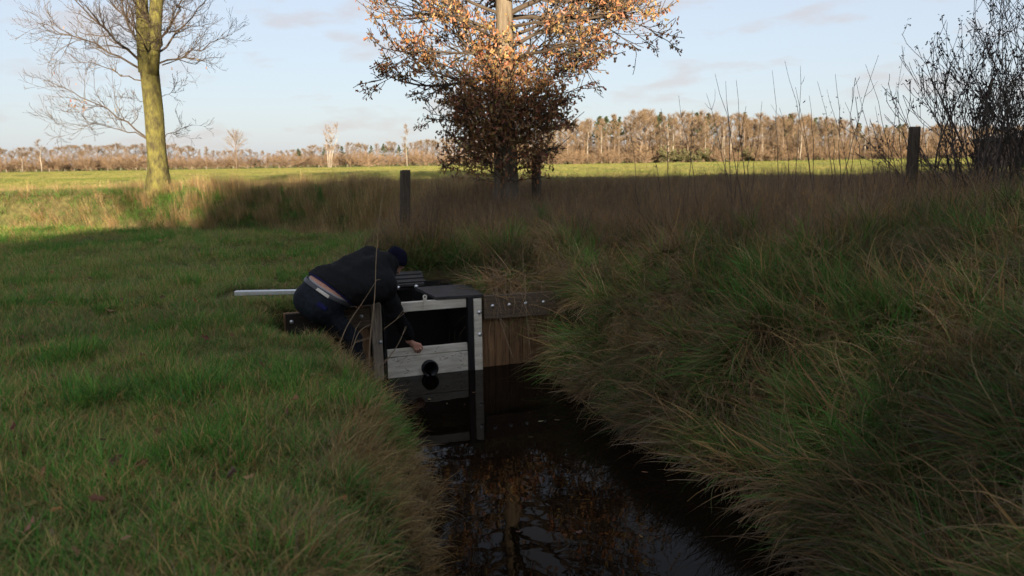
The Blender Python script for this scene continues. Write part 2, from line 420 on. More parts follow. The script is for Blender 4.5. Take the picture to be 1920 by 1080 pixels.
gate = empty('stop_board', (W0[0], W0[1], 0), ALPHA)
tag(gate, 'dirty white stop board with a black pipe through it, at water level in the weir', 'stop board')
def build_gate():
    y0, y1 = -.052, .0
    # board with a round hole cut for the pipe: built as a ring of faces
    def board(x0, x1, z0, z1, hole=None):
        m = MB()
        if not hole: m.box(x0, x1, y0, y1, z0, z1, b=.005); return m
        cx, cz, r = hole; n = 24; v = []; out = []
        for i in range(n):
            a = 2*math.pi*i/n; c, s = math.cos(a), math.sin(a)
            t = min(((x1-cx)/c if c > 1e-6 else (x0-cx)/c if c < -1e-6 else 9), ((z1-cz)/s if s > 1e-6 else (z0-cz)/s if s < -1e-6 else 9))
            out.append((cx+c*t, cz+s*t))
        ins = [(cx+r*math.cos(2*math.pi*i/n), cz+r*math.sin(2*math.pi*i/n)) for i in range(n)]
        V = [(a, y0, b) for a, b in out]+[(a, y0, b) for a, b in ins]+[(a, y1, b) for a, b in out]+[(a, y1, b) for a, b in ins]; F = []
        for i in range(n):
            j = (i+1) % n; F += [(i, j, n+j, n+i), (2*n+i, 3*n+i, 3*n+j, 2*n+j), (n+i, n+j, 3*n+j, 3*n+i), (i, 2*n+i, 2*n+j, j)]
        m.add(V, F)
        # corner triangles
        for cx_, cz_ in ((x0,z0),(x1,z0),(x1,z1),(x0,z1)):
            k = min(range(n), key=lambda q: (out[q][0]-cx_)**2+(out[q][1]-cz_)**2)
            best = sorted(range(n), key=lambda q: (out[q][0]-cx_)**2+(out[q][1]-cz_)**2)
            a = next(q for q in best if abs(out[q][0]-cx_) < 1e-5); b = next(q for q in best if abs(out[q][1]-cz_) < 1e-5)
            m.add([(out[a][0], y0, out[a][1]), (cx_, y0, cz_), (out[b][0], y0, out[b][1])], [(0, 1, 2)])
        return m
    board(.027, .96, -.612, -.525).build('plank', WHITE_PLASTIC, gate)
    board(.027, .96, -1.02, -.616, (.50, -.772, .094)).build('plank', WHITE_PLASTIC, gate)
    m = MB(); n = 24; V = []
    for y, r in ((-.12, .080), (-.12, .094), (-.0, .094), (.0, .08)):
        V += [(.50+r*math.cos(2*math.pi*i/n), y, -.772+r*math.sin(2*math.pi*i/n)) for i in range(n)]
    V += [(.50+.08*math.cos(2*math.pi*i/n), .35, -.772+.08*math.sin(2*math.pi*i/n)) for i in range(n)]
    F = []
    for a, b in ((0, 1), (1, 2), (4, 0)):
        F += [(a*n+i, a*n+(i+1) % n, b*n+(i+1) % n, b*n+i) for i in range(n)]
    m.add(V, F); m.build('pipe', BLACK_PLASTIC, gate, True)
    # mud streaks and stuck bits
    m = MB()
    for i in range(60):
        x = random.uniform(.05, .93); z = random.choice([-.56, -.63, -.66, -.70, -.8])+random.uniform(-.03, .03)
        if abs(x-.5) < .12 and z < -.6: continue
        a = random.gauss(0, .7); l = random.uniform(.008, .03); w = .0025
        dx, dz = l*math.cos(a), l*math.sin(a)
        m.add([(x-dx, y0-.002, z-dz-w), (x+dx, y0-.002, z+dz-w), (x+dx, y0-.003, z+dz+w), (x-dx, y0-.003, z-dz+w)], [(0, 1, 2, 3)])
    tag(m.build('dirt', MUD, gate), kind='stuff')
build_gate()

def wing_wall(side, label):
    w = empty('retaining_wall', (W0[0], W0[1], 0), ALPHA); tag(w, label, 'retaining wall')
    r = random.Random(3 if side > 0 else 5)
    if side > 0:
        plank('cap_plank', 1.165, 2.22, -.06, .0, -.265, .015, WOOD_GREY, w, sag=-.012)
        for x in (1.27, 1.475, 1.68, 1.905): bolt(x, -.06, -.115, w, .016, .012)
        x = 1.14
        while x < 2.25:
            wd = r.uniform(.165, .20); plank('plank', x, x+wd-.006, .002+r.uniform(0, .016), .06, -1.4, -.03, WOOD_BROWN, w, tilt=r.uniform(-.008, .008)); x += wd
    else:
        plank('cap_plank', -.62, -.14, -.058, .0, -.25, .0, WOOD_GREY, w)
        plank('cap_plank', -1.04, -.63, -.058, .0, -.27, -.03, WOOD_SHADE, w)  # outer cap plank painted dark in place of shade
        for x in (-.98, -.76, -.24): bolt(x, -.058, -.115, w, .015, .012)
        x = -.145
        while x > -1.0:
            wd = r.uniform(.165, .20); plank('plank', x-wd+.006, x, .002+r.uniform(0, .016), .06, -1.4, -.03, WOOD_BROWN, w, tilt=r.uniform(-.008, .008)); x -= wd
wing_wall(1, 'brown plank retaining wall with four shiny bolts, beside the white strip')
wing_wall(-1, 'plank retaining wall behind the man\'s legs, half hidden by grass')

def build_beam():
    a = at(441, 551, 9.0); b = at(720, 546, 9.22)
    L_ = (b-a).length; o = empty('metal_beam', a, math.atan2(b.y-a.y, b.x-a.x)); tag(o, 'pale aluminium beam lying in the grass behind the man', 'beam')
    m = MB(); m.box(0, L_, -.05, .05, -.035, .035, b=.004); m.build('profile', ALU, o)
    m = MB(); m.box(-.006, .0, -.046, .046, -.031, .031); m.build('end_cap', GREY_PLASTIC, o)
    o.rotation_euler.y = -math.atan2(b.z-a.z, math.hypot(b.x-a.x, b.y-a.y))
build_beam()

# ------------------------------------------------------------------ solid shapes from distance fields (the man)
def surface_nets(fn, lo, hi, h):
    lo = np.array(lo, float); hi = np.array(hi, float)
    n = np.ceil((hi-lo)/h).astype(int)+1
    ax = [lo[i]+h*np.arange(n[i]) for i in range(3)]
    P = np.stack(np.meshgrid(*ax, indexing='ij'), -1)
    D = fn(P.reshape(-1, 3)).reshape(n)
    s = D < 0
    c = s[:-1,:-1,:-1].astype(int)
    for i in (0,1):
        for j in (0,1):
            for k in (0,1):
                if i+j+k: c = c + s[i:n[0]-1+i, j:n[1]-1+j, k:n[2]-1+k]
    act = (c > 0) & (c < 8); ids = -np.ones(act.shape, int); A = np.argwhere(act); ids[act] = np.arange(len(A))
    acc = np.zeros((len(A), 3)); cnt = np.zeros(len(A))
    cor = [(i,j,k) for i in (0,1) for j in (0,1) for k in (0,1)]
    for a in range(8):
        for b in range(a+1, 8):
            if sum(abs(cor[a][q]-cor[b][q]) for q in range(3)) != 1: continue
            ca, cb = np.array(cor[a]), np.array(cor[b])
            da = D[tuple((A+ca).T)]; db = D[tuple((A+cb).T)]; x = (da < 0) != (db < 0)
            t = np.where(x, da/np.where(x, da-db, 1), 0)[:, None]
            acc += np.where(x[:, None], ca+(cb-ca)*t, 0); cnt += x
    V = lo+(A+acc/np.maximum(cnt, 1)[:, None])*h
    F = []
    for d in range(3):
        u, v = [q for q in range(3) if q != d]
        sl0 = [slice(None)]*3; sl1 = [slice(None)]*3; sl0[d] = slice(0, -1); sl1[d] = slice(1, None)
        x = s[tuple(sl0)] != s[tuple(sl1)]; E = np.argwhere(x)
        E = E[(E[:, u] > 0) & (E[:, v] > 0) & (E[:, u] < n[u]-1) & (E[:, v] < n[v]-1)]
        if not len(E): continue
        eu = np.zeros(3, int); eu[u] = 1; ev = np.zeros(3, int); ev[v] = 1
        q = np.stack([ids[tuple((E-eu-ev).T)], ids[tuple((E-ev).T)], ids[tuple(E.T)], ids[tuple((E-eu).T)]], 1)
        fl = s[tuple(E.T)]; fl = ~fl if d == 1 else fl
        q[~fl] = q[~fl][:, ::-1]; F.append(q)
    return V, np.concatenate(F)

def cap(a, b, ra, rb):
    a = np.array(a, float); b = np.array(b, float); ab = b-a; l2 = ab@ab
    def f(P):
        t = np.clip(((P-a)@ab)/l2, 0, 1); return np.linalg.norm(P-a-t[:, None]*ab, axis=1)-(ra+(rb-ra)*t)
    return f
def ell(c, r, ax=None):
    c = np.array(c, float); r = np.array(r, float); Mx = np.eye(3) if ax is None else np.array(ax, float)
    def f(P):
        q = (P-c)@Mx.T; k0 = np.linalg.norm(q/r, axis=1); k1 = np.linalg.norm(q/r**2, axis=1); return k0*(k0-1)/np.maximum(k1, 1e-6)
    return f
def smin(k, *fs):
    def f(P):
        d = fs[0](P)
        for g in fs[1:]:
            e = g(P); h = np.clip(.5+.5*(e-d)/k, 0, 1); d = e*(1-h)+d*h-k*h*(1-h)
        return d
    return f
def nz3(P, s, o=0):
    return (vn(P[:,0]+P[:,2]*.7, P[:,1]-P[:,2]*.6, s, o)+vn(P[:,2]+P[:,0]*.5, P[:,1]+P[:,0]*.3, s, o+4))-1
def unit(v): v = np.array(v, float); return v/np.linalg.norm(v)

def build_person():
    A = lambda px, py, y: np.array(at(px, py, y))
    JACKET = mat('black_quilted_fabric', (0.0072, 0.0074, 0.0082), .8, spec=.12, var=.3, scale=25, bump=.25, bscale=60)
    JEANS = mat('dark_denim', (0.010, 0.0125, 0.017), .85, spec=.15, var=.5, scale=18, bump=.3, bscale=120)
    KNIT = mat('navy_knit', (0.0055, 0.006, 0.016), .95, spec=.1, var=.3, scale=60, bump=.5, bscale=150)
    SKIN = mat('skin', (0.46, 0.235, 0.165), .5, spec=.35, var=.18, scale=28, bump=.1, bscale=80)
    BLUE = mat('blue_shirt', (0.012, 0.013, 0.055), .85, spec=.1, var=.2)
    BELT = mat('grey_belt', (0.05, 0.05, 0.056), .5, spec=.4, var=.25)
    PATCH = mat('pale_label', (0.50, 0.46, 0.40), .7, spec=.2, var=.12)
    BOOT = mat('boot_leather', (0.02, 0.016, 0.013), .5, spec=.35, var=.3)
    BRIEF = mat('white_waistband', (0.30, 0.30, 0.31), .8, var=.1)
    # joints
    axw = unit([.58, .30, .75]); lat = np.array([.75, -.50, -.43]); lat = unit(lat-axw*(lat@axw)); dor = np.cross(lat, axw)
    wam = A(617, 543, 8.02)
    waR, waL = wam+lat*.115, wam-lat*.115
    hipR, hipL = wam-axw*.19+lat*.095, wam-axw*.19-lat*.095
    kneeR, kneeL = A(662, 636, 7.98), A(652, 640, 8.16)
    ankR = A(690, 692, 8.02); ankL = A(664, 690, 8.16)
    gR = float(height(ankR[0], ankR[1])); gL = float(height(ankL[0], ankL[1]))
    ankR[2] = max(min(ankR[2], gR+.13), gR+.09); ankL[2] = gL+.10
    shR, shL = A(716, 536, 7.98), A(694, 490, 8.34)
    elR, wrR = A(742, 588, 8.14), A(767, 629, 8.40)
    neck = A(728, 492, 8.22)
    hipm = (hipR+hipL)/2; shm = (shR+shL)/2
    ax = unit(shm-wam); cw = wam
    # torso under the clothes
    torso = smin(.10, cap(waR, shR, .125, .125), cap(waL, shL, .125, .125), cap(wam, shm, .145, .16), cap(hipR, waR, .14, .125), cap(hipL, waL, .14, .125), cap(hipm, wam, .15, .14))
    q_ax = lambda P: (P-cw)@axw; g_d = lambda P: np.maximum((P-cw)@dor-.02, 0); q_t = lambda P: (P-cw)@ax; q_d = lambda P: (P-cw)@dor; q_l = lambda P: (P-cw)@lat
    waist_line = lambda P: q_ax(P)+.0+.27*g_d(P)
    # jeans
    legs = smin(.05, cap(hipR, kneeR, .125, .085), cap(kneeR, ankR, .082, .066))
    legl = smin(.05, cap(hipL, kneeL, .125, .085), cap(kneeL, ankL, .082, .066))
    but = smin(.09, cap(hipR-np.array([.02,0,0])+dor*.03, waR, .155, .140), cap(hipL-np.array([.02,0,0])+dor*.03, waL, .155, .140), torso)
    jeans0 = smin(.05, but, legs, legl)
    def jeans(P):
        d = jeans0(P)
        kk = np.exp(-((np.linalg.norm(P-kneeR, axis=1)/.16)**2))+np.exp(-((np.linalg.norm(P-hipR, axis=1)/.22)**2))*.6
        d = d-.010*nz3(P, .07, 1)*(.4+kk)-.004*nz3(P, .028, 2)
        seam = np.exp(-(q_l(P)/.006)**2)*(q_d(P) > 0)*.006; d = d+seam
        return np.maximum(d, waist_line(P))
    def belt(P): return np.maximum(np.abs(jeans0(P)-.004)-.007, np.maximum(waist_line(P)-.004, -(waist_line(P)+.044)))
    def brief(P): return np.maximum(torso(P)-.004, np.maximum(waist_line(P)-.016, -(waist_line(P)+.02)))
    # jacket
    hem = lambda P: -(q_ax(P)-.016-.10*g_d(P))
    body = smin(.11, cap(waR+ax*.02, shR, .165, .150), cap(waL+ax*.02, shL, .165, .150), cap(wam, shm, .18, .19), cap(shm, neck, .17, .115))
    arm = smin(.05, cap(shR, elR, .118, .092), cap(elR, wrR, .090, .060))
    elL, wrL = A(718, 548, 8.50), A(690, 566, 8.42)
    arml = smin(.05, cap(shL, elL, .115, .09), cap(elL, wrL, .085, .055))
    jk_ = smin(.055, body, arm, arml); jack0 = lambda P: np.minimum(jk_(P), np.where((P-cw)@axw > -.05, torso(P)-.042, 9))
    def jacket(P):
        d = jack0(P)
        t = q_t(P); dist_arm = arm(P)
        quilt = .0085*(np.abs(np.sin(t*math.pi/.062))**.55)
        sa = np.where(dist_arm < .03, 0, 1)
        w = elR-shR; ta = (P-shR)@unit(wrR-shR)
        quilt_a = .008*(np.abs(np.sin(ta*math.pi/.075))**.6)
        d = d-np.where(sa > 0, quilt, quilt_a)+.008
        d = d-.018*nz3(P, .13, 3)-.010*nz3(P, .055, 6)
        d = np.maximum(d, hem(P))
        inner = torso(P)-.012
        return np.maximum(d, -np.where(q_ax(P) < .09, inner, 1))   # hollow at the hem so that shirt and skin show
    def shirt(P):
        return np.maximum(np.abs(torso(P)-.018)-.007, np.maximum(-(q_ax(P)-.000-.07*g_d(P)), q_ax(P)-.06))
    # head
    crown = unit(np.array([.42, .05, .85])); face = np.array([.60, .62, -.55]); face = unit(face-crown*(face@crown)); side = np.cross(crown, face)
    hc = A(743, 487, 8.30)
    H = np.stack([face, side, crown])
    L_ = lambda f, s, c: hc+face*f+side*s+crown*c
    skull = ell(hc, (.100, .082, .114), H)
    head = smin(.03, skull, ell(L_(.035, 0, -.075), (.062, .055, .062), H), cap(neck, L_(-.03, 0, -.08), .066, .058))
    head = smin(.012, head, cap(L_(.092, 0, -.012), L_(.118, 0, -.055), .010, .017), ell(L_(.095, 0, -.092), (.014, .026, .009), H), ell(L_(.088, 0, -.125), (.022, .024, .018), H))
    for sgn in (1, -1):
        head = smin(.010, head, ell(L_(-.008, sgn*.080, -.035), (.022, .010, .034), H), ell(L_(.086, sgn*.033, .012), (.014, .024, .009), H))
        eye = ell(L_(.088, sgn*.033, -.010), (.010, .016, .008), H)
        head = (lambda h0, e0: (lambda P: np.maximum(h0(P), -e0(P))))(head, eye)
    beanie0 = smin(.02, ell(hc+crown*.008, (.117, .099, .128), H), ell(hc+crown*.05-face*.05, (.08, .075, .09), H))
    def beanie(P):
        q = (P-hc); c = q@crown; a = np.arctan2(q@side, q@face)
        rib = .0022*np.sin(a*34); fold = np.where((c > -.035) & (c < .022), .007, 0)
        line = c+.032+.05*(q@face)*0
        return np.maximum(np.maximum(beanie0(P)-rib-fold, -line), -(skull(P)-.002))
    # right hand gripping the board's top edge (weir frame)
    Wm = np.array(Matrix.LocRotScale(Vector((W0[0], W0[1], 0)), Euler((0, 0, ALPHA)), None))
    G = lambda x, y, z: (Wm@np.array([x, y, z, 1]))[:3]
    wr = G(.265, -.085, -.425)
    palm = smin(.012, cap(wr, G(.315, -.07, -.468), .028, .030), cap(G(.315,-.07,-.468), G(.395,-.066,-.492), .026, .019), cap(G(.315,-.07,-.468), G(.375,-.068,-.512), .026, .018), cap(G(.315,-.07,-.475), G(.350,-.07,-.520), .024, .017), cap(G(.30,-.07,-.47), G(.328,-.072,-.515), .024, .016))
    kn = [(.405,-.068,-.495), (.385,-.070,-.512), (.358,-.071,-.521), (.332,-.072,-.520)]
    ln = [.95, 1.05, 1.0, .8]; fingers = []
    for (x, y, z), l in zip(kn, ln):
        p0 = G(x-.012, y, z+.008); p1 = G(x+.016*l, y-.016, z-.026*l); p2 = G(x+.014*l, y-.004, z-.047*l); p3 = G(x+.008, y+.006, z-.062*l)
        fingers.append(smin(.004, cap(p0, p1, .0115, .0098), cap(p1, p2, .0098, .0085), cap(p2, p3, .0085, .0070)))
    thumb = smin(.006, cap(G(.31,-.055,-.465), G(.365,-.028,-.500), .017, .012), cap(G(.365,-.028,-.500), G(.392,.004,-.512), .012, .010))
    hand = smin(.007, palm, *fingers)
    hand = smin(.010, hand, thumb)
    foreR = smin(.02, cap(elR, wr, .045, .029), hand)
    # left hand resting on the wall's cap plank
    w2 = G(-.245, -.03, .045); hl = [cap(w2, G(-.275, -.035, .032), .026, .026)]
    for k, (dx, dy) in enumerate(((-.02, -.045), (-.005, -.05), (.012, -.048), (.028, -.04))):
        a = G(-.285+k*.02, -.045, .028); b = G(-.285+k*.02+dx*.5, -.045+dy, .022); c = G(-.285+k*.02+dx*.6, -.045+dy*1.5, -.006)
        hl += [smin(.004, cap(G(-.275, -.03, .03), a, .016, .011), cap(a, b, .0105, .0095), cap(b, c, .0095, .0075))]
    hl += [cap(w2, G(-.215, -.06, .018), .017, .011)]
    handL = smin(.007, *hl)
    bodyfn = smin(.02, torso, head)
    P = tag(empty('person', (float(hipm[0]), float(hipm[1]), min(gR, gL))), 'man in black jacket, dark jeans and navy beanie bending over to the white board', 'person')
    off = np.array(P.location)
    def add(name, fn, lo, hi, h, m, smooth=True):
        V, Q = surface_nets(fn, lo, hi, h); return link(name, np_mesh(name, V-off, Q, m, None, smooth), P)
    def bb(pts, pad): a = np.array(pts); return a.min(0)-pad, a.max(0)+pad
    # body mesh (torso, neck, head, hands)
    lo, hi = bb([hipR, hipL, shR, shL, neck], .22); V1, Q1 = surface_nets(torso, lo, hi, .016)
    lo, hi = bb([hc, neck], .2); V2, Q2 = surface_nets(head, lo, hi, .0055)
    lo, hi = bb([wr, G(.42, -.09, -.6)]+[elR*.35+wr*.65], .05); V3, Q3 = surface_nets(foreR, lo, hi, .0032)
    lo, hi = bb([w2, G(-.3, -.13, .0)], .05); V4, Q4 = surface_nets(handL, lo, hi, .0036)
    V = np.concatenate([V1, V2, V3, V4])-off; n1, n2, n3 = len(V1), len(V1)+len(V2), len(V1)+len(V2)+len(V3)
    link('body', np_mesh('body', V, np.concatenate([Q1, Q2+n1, Q3+n2, Q4+n3]), SKIN, None, True), P)
    lo, hi = bb([shR, shL, elR, wrR, elL, wrL, waR, waL, neck], .24)
    def jk(Pn): 
        return np.maximum(jacket(Pn), -(np.linalg.norm(Pn-wr, axis=1)-.036))
    add('jacket', jk, lo, hi, .0105, JACKET)
    lo, hi = bb([hipR, hipL, kneeR, kneeL, ankR, ankL, waR, waL], .22); add('jeans', jeans, lo, hi, .0115, JEANS)
    lo, hi = bb([waR, waL, hipR, hipL], .24); add('belt', belt, lo, hi, .007, BELT); add('waistband', brief, lo, hi, .008, BRIEF); add('shirt', shirt, lo, hi, .008, BLUE)
    lo, hi = bb([hc], .17); add('beanie', beanie, lo, hi, .0055, KNIT)
    def plate(px, py, r, m, name, stretch=1.0, thick=.004):
        # find the surface point of the jeans along the pixel ray
        o0 = np.array([0, 0, CAM_H]); d = unit(A(px, py, 8)-o0); t = np.arange(7.2, 9.0, .003); pts = o0+d*t[:, None]
        k = np.argmax(jeans0(pts) < .005); c = pts[k]
        e1 = unit(lat); e2 = unit(np.cross(d, e1))
        def f(Q):
            q = Q-c; a = np.abs(q@e1)-r*stretch; b = np.abs(q@e2)-r; return np.maximum(np.maximum(np.abs(jeans0(Q)-.006)-thick-.004, np.maximum(a, b)), (q@d)-.08)
        add(name, f, c-r*stretch*1.6-.02, c+r*stretch*1.6+.02, .0035, m)
    plate(605, 549, .016, PATCH, 'label_patch', 5.0, .006)
    plate(603, 574, .024, BLUE, 'pocket_patch', 1.9, .002)
    for ank in (ankR, ankL):
        fd = unit(np.array([.8, .35, 0])); g = min(gR, gL)
        t = ank+fd*.17+np.array([0, 0, -.055]); h_ = ank-fd*.05+np.array([0, 0, -.05])
        bt = smin(.04, cap(ank+np.array([0, 0, .05]), ank, .058, .056), cap(h_, t, .05, .042))
        zb = ank[2]-.10
        bfn = (lambda b0, z0: (lambda P: np.maximum(b0(P), z0-P[:, 2])))(bt, zb)
        lo, hi = bb([ank, t, h_], .12); add('boot', bfn, lo, hi, .009, BOOT)
build_person()
#@@PART3

# ------------------------------------------------------------------ grass and weeds: small clumps set out in thousands
def clump(nb, rad, hmin, hmax, w, lean, curl, pal, rn, seg=4, along=0.0, drop=0.0, upright=0.0):
    """nb grass blades; lean, curl in radians; along > 0 combs every blade towards +X; drop: how far tips fall"""
    V = []; F = []; C = []
    for b in range(nb):
        a = rn.uniform(0, 2*math.pi); rr = rad*math.sqrt(rn.random()); x0, y0 = rr*math.cos(a), rr*math.sin(a)
        h = rn.uniform(hmin, hmax); az = rn.uniform(0, 2*math.pi)
        if along > 0: az = rn.normal(0, (1-along)*2.2)
        th = abs(rn.normal(lean, .5*lean+.05)); dth = rn.normal(curl, curl*.4+.05)/seg
        c = np.array(pal[rn.integers(len(pal))])*rn.uniform(.6, 1.4)
        tip = c*rn.uniform(.9, 1.15)+np.array([.03, .018, 0])*rn.random()*c.sum()
        ww = w*rn.uniform(.6, 1.3); p = np.array([x0, y0, -.02]); n0 = len(V)
        tw = rn.uniform(-.9, .9)
        for k in range(seg+1):
            t = k/seg; d = np.array([math.sin(th)*math.cos(az), math.sin(th)*math.sin(az), math.cos(th)])
            sd = np.array([-math.sin(az+tw), math.cos(az+tw), 0])*(ww*.5*(1-t**1.6))
            cc = c*(1-t)+tip*t
            if k < seg: V += [p-sd, p+sd]; C += [cc, cc]
            else: V += [p]; C += [cc]
            p = p+d*(h/seg); th = min(th+dth, 2.6); az += rn.normal(0, .10)
            if p[2] < .008 and k > 0: p[2] = .008+.02*rn.random(); th = min(th, 1.5)
        for k in range(seg-1):
            a0 = n0+2*k; F += [(a0, a0+1, a0+3), (a0, a0+3, a0+2)]
        F += [(n0+2*seg-2, n0+2*seg-1, n0+2*seg)]
    return np.array(V), np.array(F), np.array(C)

def stems(nb, rad, hmin, hmax, w, pal, rn, side=3, lean=.18, head=.0):
    """dry weed stalks with short side twigs"""
    V = []; F = []; C = []
    def strip(p, d, l, w0, c, seg=3, bend=.15):
        n0 = len(V); a = math.atan2(d[1], d[0])+rn.uniform(-1, 1)
        for k in range(seg+1):
            t = k/seg; sd = np.array([-math.sin(a), math.cos(a), 0])*w0*.5*(1-.75*t)
            V.append(p-sd); V.append(p+sd); C.append(c); C.append(c)
            p = p+d*(l/seg); d = unit(d+rn.normal(0, bend, 3)*np.array([1, 1, .4]))
        for k in range(seg):
            a0 = n0+2*k; F.append((a0, a0+1, a0+3)); F.append((a0, a0+3, a0+2))
        return p
    for b in range(nb):
        a = rn.uniform(0, 6.283); rr = rad*math.sqrt(rn.random()); p = np.array([rr*math.cos(a), rr*math.sin(a), -.03])
        d = unit(np.array([rn.normal(0, lean), rn.normal(0, lean), 1])); h = rn.uniform(hmin, hmax)
        c = np.array(pal[rn.integers(len(pal))])*rn.uniform(.7, 1.3)
        strip(p, d, h, w, c, 4, .06)
        for k in range(side):
            t = rn.uniform(.35, .98); dd = unit(d*.8+rn.normal(0, .55, 3)); q = strip(p+d*h*t, dd, h*rn.uniform(.10, .28), w*.6, c, 2)
            if rn.random() < head:
                for m in range(3):
                    e = q+rn.normal(0, .008, 3); r_ = .008*rn.uniform(.6, 1.5); n0 = len(V)
                    u1 = rn.normal(0, 1, 3); u1 /= np.linalg.norm(u1); u2 = np.cross(u1, [0, .3, 1]); 
                    V.extend([e-u1*r_, e+u2*r_, e+u1*r_]); C.extend([c*.7]*3); F.append((n0, n0+1, n0+2))
    return np.array(V), np.array(F), np.array(C)

def scatter(name, label, variants, P, rot, scl, idx, tint, material=None):
    """one object: real plants set out by geometry nodes at given points"""
    material = material or GRASS
    me = bpy.data.meshes.new(name); n = len(P)
    me.vertices.add(n); me.vertices.foreach_set('co', np.asarray(P, np.float32).ravel())
    def attr(k, t, v, f):
        a = me.attributes.new(k, t, 'POINT'); a.data.foreach_set(f, np.asarray(v).ravel())
    attr('rot', 'FLOAT_VECTOR', np.asarray(rot, np.float32), 'vector'); attr('scl', 'FLOAT_VECTOR', np.asarray(scl, np.float32), 'vector')
    attr('idx', 'INT', np.asarray(idx, np.int32), 'value')
    tc = np.ones((n, 4), np.float32); tc[:, :3] = tint; attr('tint', 'FLOAT_COLOR', tc, 'color')
    o = link(name, me); tag(o, label, None, None, 'stuff')
    ng = bpy.data.node_groups.new(name, 'GeometryNodeTree'); N = ng.nodes; L = ng.links
    ng.interface.new_socket('Geometry', in_out='INPUT', socket_type='NodeSocketGeometry'); ng.interface.new_socket('Geometry', in_out='OUTPUT', socket_type='NodeSocketGeometry')
    gi = N.new('NodeGroupInput'); go = N.new('NodeGroupOutput'); ip = N.new('GeometryNodeInstanceOnPoints'); gt = N.new('GeometryNodeGeometryToInstance')
    for k, (V, F, C) in enumerate(variants):
        src = bpy.data.objects.new(name+'_plant', np_mesh(name+'_plant', V, F, material, C))
        oi = N.new('GeometryNodeObjectInfo'); oi.inputs['Object'].default_value = src; oi.transform_space = 'ORIGINAL'
        L.new(oi.outputs['Geometry'], gt.inputs[0])
    def na(k, t):
        a = N.new('GeometryNodeInputNamedAttribute'); a.data_type = t; a.inputs['Name'].default_value = k; return a.outputs['Attribute']
    L.new(gi.outputs[0], ip.inputs['Points']); L.new(gt.outputs[0], ip.inputs['Instance']); ip.inputs['Pick Instance'].default_value = True
    L.new(na('idx', 'INT'), ip.inputs['Instance Index']); L.new(na('rot', 'FLOAT_VECTOR'), ip.inputs['Rotation']); L.new(na('scl', 'FLOAT_VECTOR'), ip.inputs['Scale'])
    L.new(ip.outputs[0], go.inputs[0])
    md = o.modifiers.new('plants', 'NODES'); md.node_group = ng
    return o

def eul_from(normal, az):
    """rotation whose Z is the normal and whose X points along azimuth az on the surface (arrays)"""
    Z = normal/np.linalg.norm(normal, axis=1)[:, None]
    Xd = np.stack([np.cos(az), np.sin(az), np.zeros_like(az)], 1); Xd = Xd-Z*np.sum(Xd*Z, 1)[:, None]; Xd /= np.linalg.norm(Xd, axis=1)[:, None]
    Yd = np.cross(Z, Xd)
    m = np.stack([Xd, Yd, Z], 2)
    sy = np.sqrt(m[:,0,0]**2+m[:,1,0]**2)
    return np.stack([np.arctan2(m[:,2,1], m[:,2,2]), np.arctan2(-m[:,2,0], sy), np.arctan2(m[:,1,0], m[:,0,0])], 1)

G1, G2, G3, G4 = (.056,.168,.024), (.078,.190,.032), (.042,.138,.032), (.115,.190,.040)
OL1, OL2 = (.120,.135,.045), (.19,.160,.065)
ST1, ST2, ST3 = (.37,.25,.105), (.28,.175,.072), (.42,.32,.15)
BR1, BR2, BR3 = (.165,.125,.080), (.13,.100,.068), (.22,.172,.118)
PU1, PU2 = (.125,.102,.082), (.100,.082,.068)

def on_ground(n, x0, x1, y0, y1, dens=None, r=None):
    r = r or rng
    x = r.uniform(x0, x1, n); y = r.uniform(y0, y1, n)
    if dens is not None:
        k = r.random(n) < dens(x, y); x, y = x[k], y[k]
    return x, y
def in_view(x, y, m=1.5):
    d = np.maximum(y, .01); return (np.abs(x) < d*.70+m) & (y > 1.0)
def man_free(x, y):
    X, f = wl(x, y)
    free = ~((X > -.16) & (X < 1.16) & (f < .02) & (f > -1.35))            # chamber top
    free &= ~((X > -1.5) & (X < 2.5) & (f < .10) & (f > -.10))
    free &= ~((x > -3.5) & (x < -1.9) & (y > 8.72) & (y < 9.35))                # round the beam               # walls
    return free

